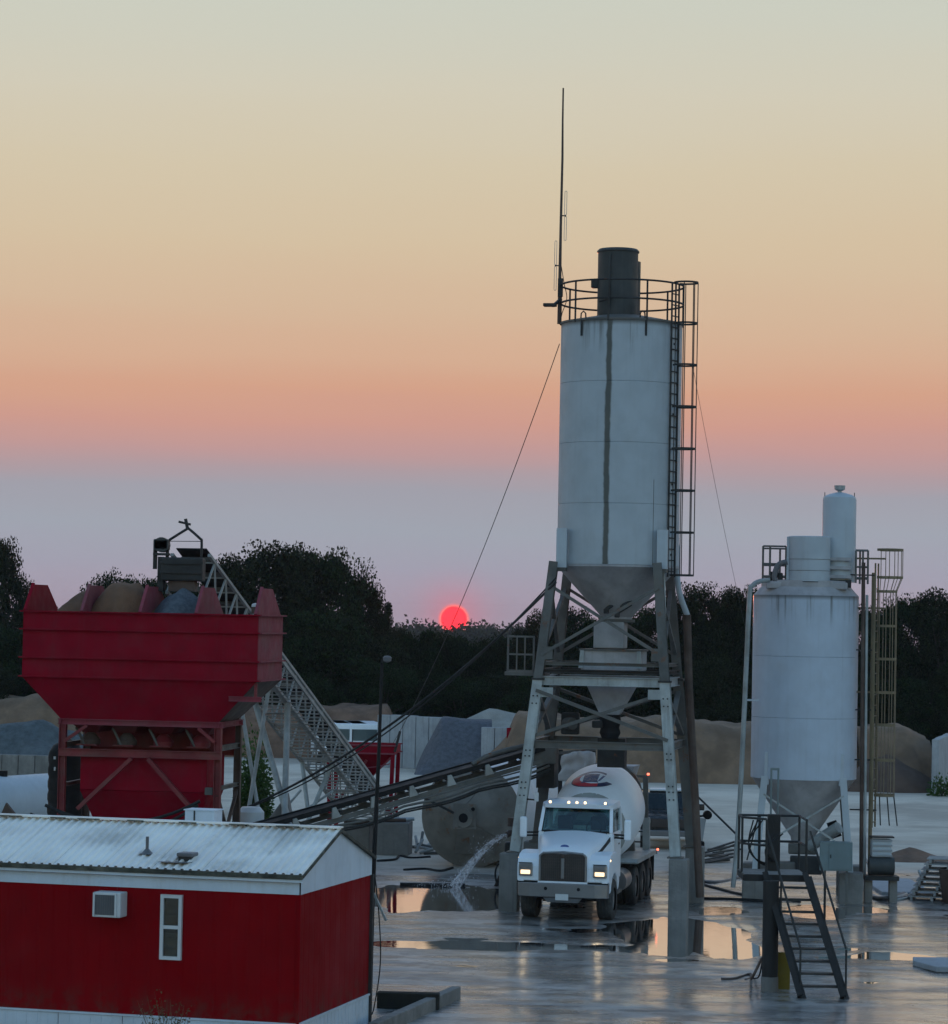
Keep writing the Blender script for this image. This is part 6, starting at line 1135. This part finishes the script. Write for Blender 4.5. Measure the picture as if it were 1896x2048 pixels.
weed(338, 48.4, 1.35, 34, 'dry brown weed growing against the trailer skirt', 4); weed(222, 48.9, .5, 5, 'thin dry stalks by the trailer skirt left of the tall weed', 8); weed(822, 52.2, .22, 6, 'small green tuft growing on the concrete kerb', 12, M['leaf_bush']); weed(873, 51.9, .12, 8, 'low green sprig at the end of the kerb', 15, M['leaf_bush'])
# foreground basin: low dark wall and pale kerb
P_, Q_ = G(754, 2020), G(866, 2023); own('low_wall', MB().bar(P_+Vector((0,.1,.17)), Q_+Vector((.12,.1,.17)), .28, .36), M['concrete_wet'], 'low dark mossy concrete wall beside the trailer end', 'wall', P_, bev=.02)
P_, Q_ = G(912, 2000), G(745, 2076); own('kerb', MB().bar(P_+Vector((0,0,.13)), Q_+Vector((0,0,.13)), .2, .30), M['concrete'], 'pale concrete kerb running diagonally from the dark low wall', 'kerb', P_, bev=.02)
# right edge: steel tray, pallets, rusty tub, hoses, dirt
P_ = G(1826, 1934); own('steel_tray', MB().prism([P_+Vector((0,0,.02)), P_+Vector((.35,-1.1,.02)), P_+Vector((3.2,-1.3,.02)), P_+Vector((3.0,.9,.02)), P_+Vector((.1,.7,.02))], (0,0,.13)), M['concrete_pale'], 'pale flat steel tray lying on the wet yard', 'tray', P_, bev=.02)
P_ = G(1868, 1800); pa = thing('pallet_stack', 'leaning stack of bleached slatted pallets at the yard edge', 'pallets', (P_.x, P_.y, 0), R(-14))
for k in range(8):
    for i in range(5): BX(pa, 'slat', M['pallet'], (-.05+.10*k*.75, -.45+i*.22, .12+k*.155), (1.3, .14, .03))
    for i in range(3): BX(pa, 'stringer', M['pallet'], (-.6+.10*k*.75+i*.58, 0, .055+k*.155), (.07, 1.1, .1))
P_ = G(1896, 1806); own('rusty_tub', MB().lathe([(0, 0), (.5, 0), (.62, .95), (.66, .97), (.6, .97), (.5, .1), (0, .1)], 26, P_+Vector((.35, 0, 0))), M['rusty'], 'rusty steel tub at the edge beside the pallets', 'tub', P_+Vector((.35, 0, 0)))
heap('soil_heap', G(1822, 1722)+Vector((0, .4, 0)), 1.4, 1.2, .42, M['soil'], 'low reddish soil heap behind the pallets', 61); P_ = G(1808, 1792); own('concrete_pad', MB().box(P_+Vector((.1, 2.2, .06)), (1.5, 4.6, .12)), M['concrete_pale'], 'pale concrete pad between the pump and the pallets', 'slab', P_, bev=.02)
for i in range(4):
    a_ = G(1726+i*4, 1778-i*2, .05); pts = [G(1724+3*i, 1752+2*i, .05), G(1732+3*i, 1782+3*i, .05), G(1780, 1800-2*i, .05+.04*i), G(1830-4*i, 1790-3*i, .05), G(1850-3*i, 1762-2*i, .06), G(1838, 1742, .3)]
    own('hose', MB().tube(spline(pts), .045, 8), M['hose'] if i % 2 else M['galv'], ['outermost grey hose of the coil beside the short silo', 'second hose of the coil beside the short silo', 'third hose of the coil beside the short silo', 'innermost hose of the coil beside the short silo'][i], 'hose', pts[1])
for i, pts in enumerate((((1338, 1718, .9), (1345, 1752, .5), (1365, 1788, .06), (1400, 1800, .05), (1460, 1802, .05), (1560, 1808, .05)), ((1388, 1720, .6), (1396, 1755, .1), (1420, 1768, .06), (1470, 1760, .05), (1500, 1752, .3)), ((1392, 1745, .4), (1402, 1768, .06), (1440, 1782, .05), (1500, 1796, .05), (1600, 1806, .05)), ((1725, 1742, .5), (1760, 1766, .1), (1790, 1778, .06), (1812, 1782, .05)))):
    own('hose', MB().tube(spline([G(x_, y_+ (0), 0)+Vector((0, 0, z_)) for x_, y_, z_ in pts]), .05, 8), M['black' if i % 2 == 0 else 'hose'], ['black hose hanging off the tower pier and along the puddle', 'grey hose lying between the tower pier and the silo footing', 'thick black hose curving in front of the silo footing', 'dark hose sloping down from the silo pump to the ground'][i], 'hose', G(*pts[2][:2]))
for i in range(12):
    g_ = G(1405+r_.uniform(0, 60), 1700+r_.uniform(-4, 26)); a_ = r_.uniform(-.5, .5); own('scrap_bar', MB().bar(g_+Vector((-.5*math.cos(a_), -.6, .04)), g_+Vector((.5*math.cos(a_), .6*math.sin(a_)+.2, .08+.22*r_.random())), .1, .05), M['steel_dark'], 'dark scrap bar in the low scatter between tower and short silo', 'scrap', g_, 'scrap bars between the silos')
# pale dusty shroud at the conveyor head above the truck
sp_ = W(1156, 1532, 82.2); sb = thing('dust_shroud', 'pale dusty tarp shroud hanging behind the mixer drum', 'tarp', (sp_.x, sp_.y, 0)); z0_, z1_ = ZP(1562, 82.2, 1156), ZP(1507, 82.2, 1156)
def tarp(u, v):
    x_ = -.55+1.1*u; z_ = z0_+(z1_-z0_)*v; w_ = .10*mnoise.noise((u*4, v*3, 2)); return (x_*(1-.12*v)+w_, -.25*math.sin(math.pi*u)+.12*mnoise.noise((u*5, v*4, 7)), z_+(.10*math.sin(math.pi*u)+.12*u-.08)*v+.03*mnoise.noise((u*7, 3, 1)))
to = field(20, 14, tarp).o('sheet', M['tarp'], sb, ang=180); so_ = to.modifiers.new('thick', 'SOLIDIFY'); so_.thickness = .03
BAR(sb, 'hanger_bar', M['steel'], (-.55, .1, z1_), (.5, .1, z1_+.12), .08); 
for x_ in (-.5, .45): BAR(sb, 'hanger_post', M['steel_dark'], (x_, .14, 0), (x_, .14, z1_+.1), .12)

# ================================================================== HAZE
hb_ = MB().box((0, 1580, -30), (3000, 3280, 110)); hz_o = hb_.o('haze', None); hz_o['kind'] = 'stuff'
hm = bpy.data.materials.new('thin_evening_haze'); hm.use_nodes = True; t_ = hm.node_tree; t_.nodes.clear(); o_ = t_.nodes.new('ShaderNodeOutputMaterial'); v_ = t_.nodes.new('ShaderNodeVolumePrincipled')
v_.inputs['Color'].default_value = (.86, .86, .92, 1); v_.inputs['Density'].default_value = .00012; t_.links.new(v_.outputs[0], o_.inputs['Volume']); hz_o.data.materials.append(hm)
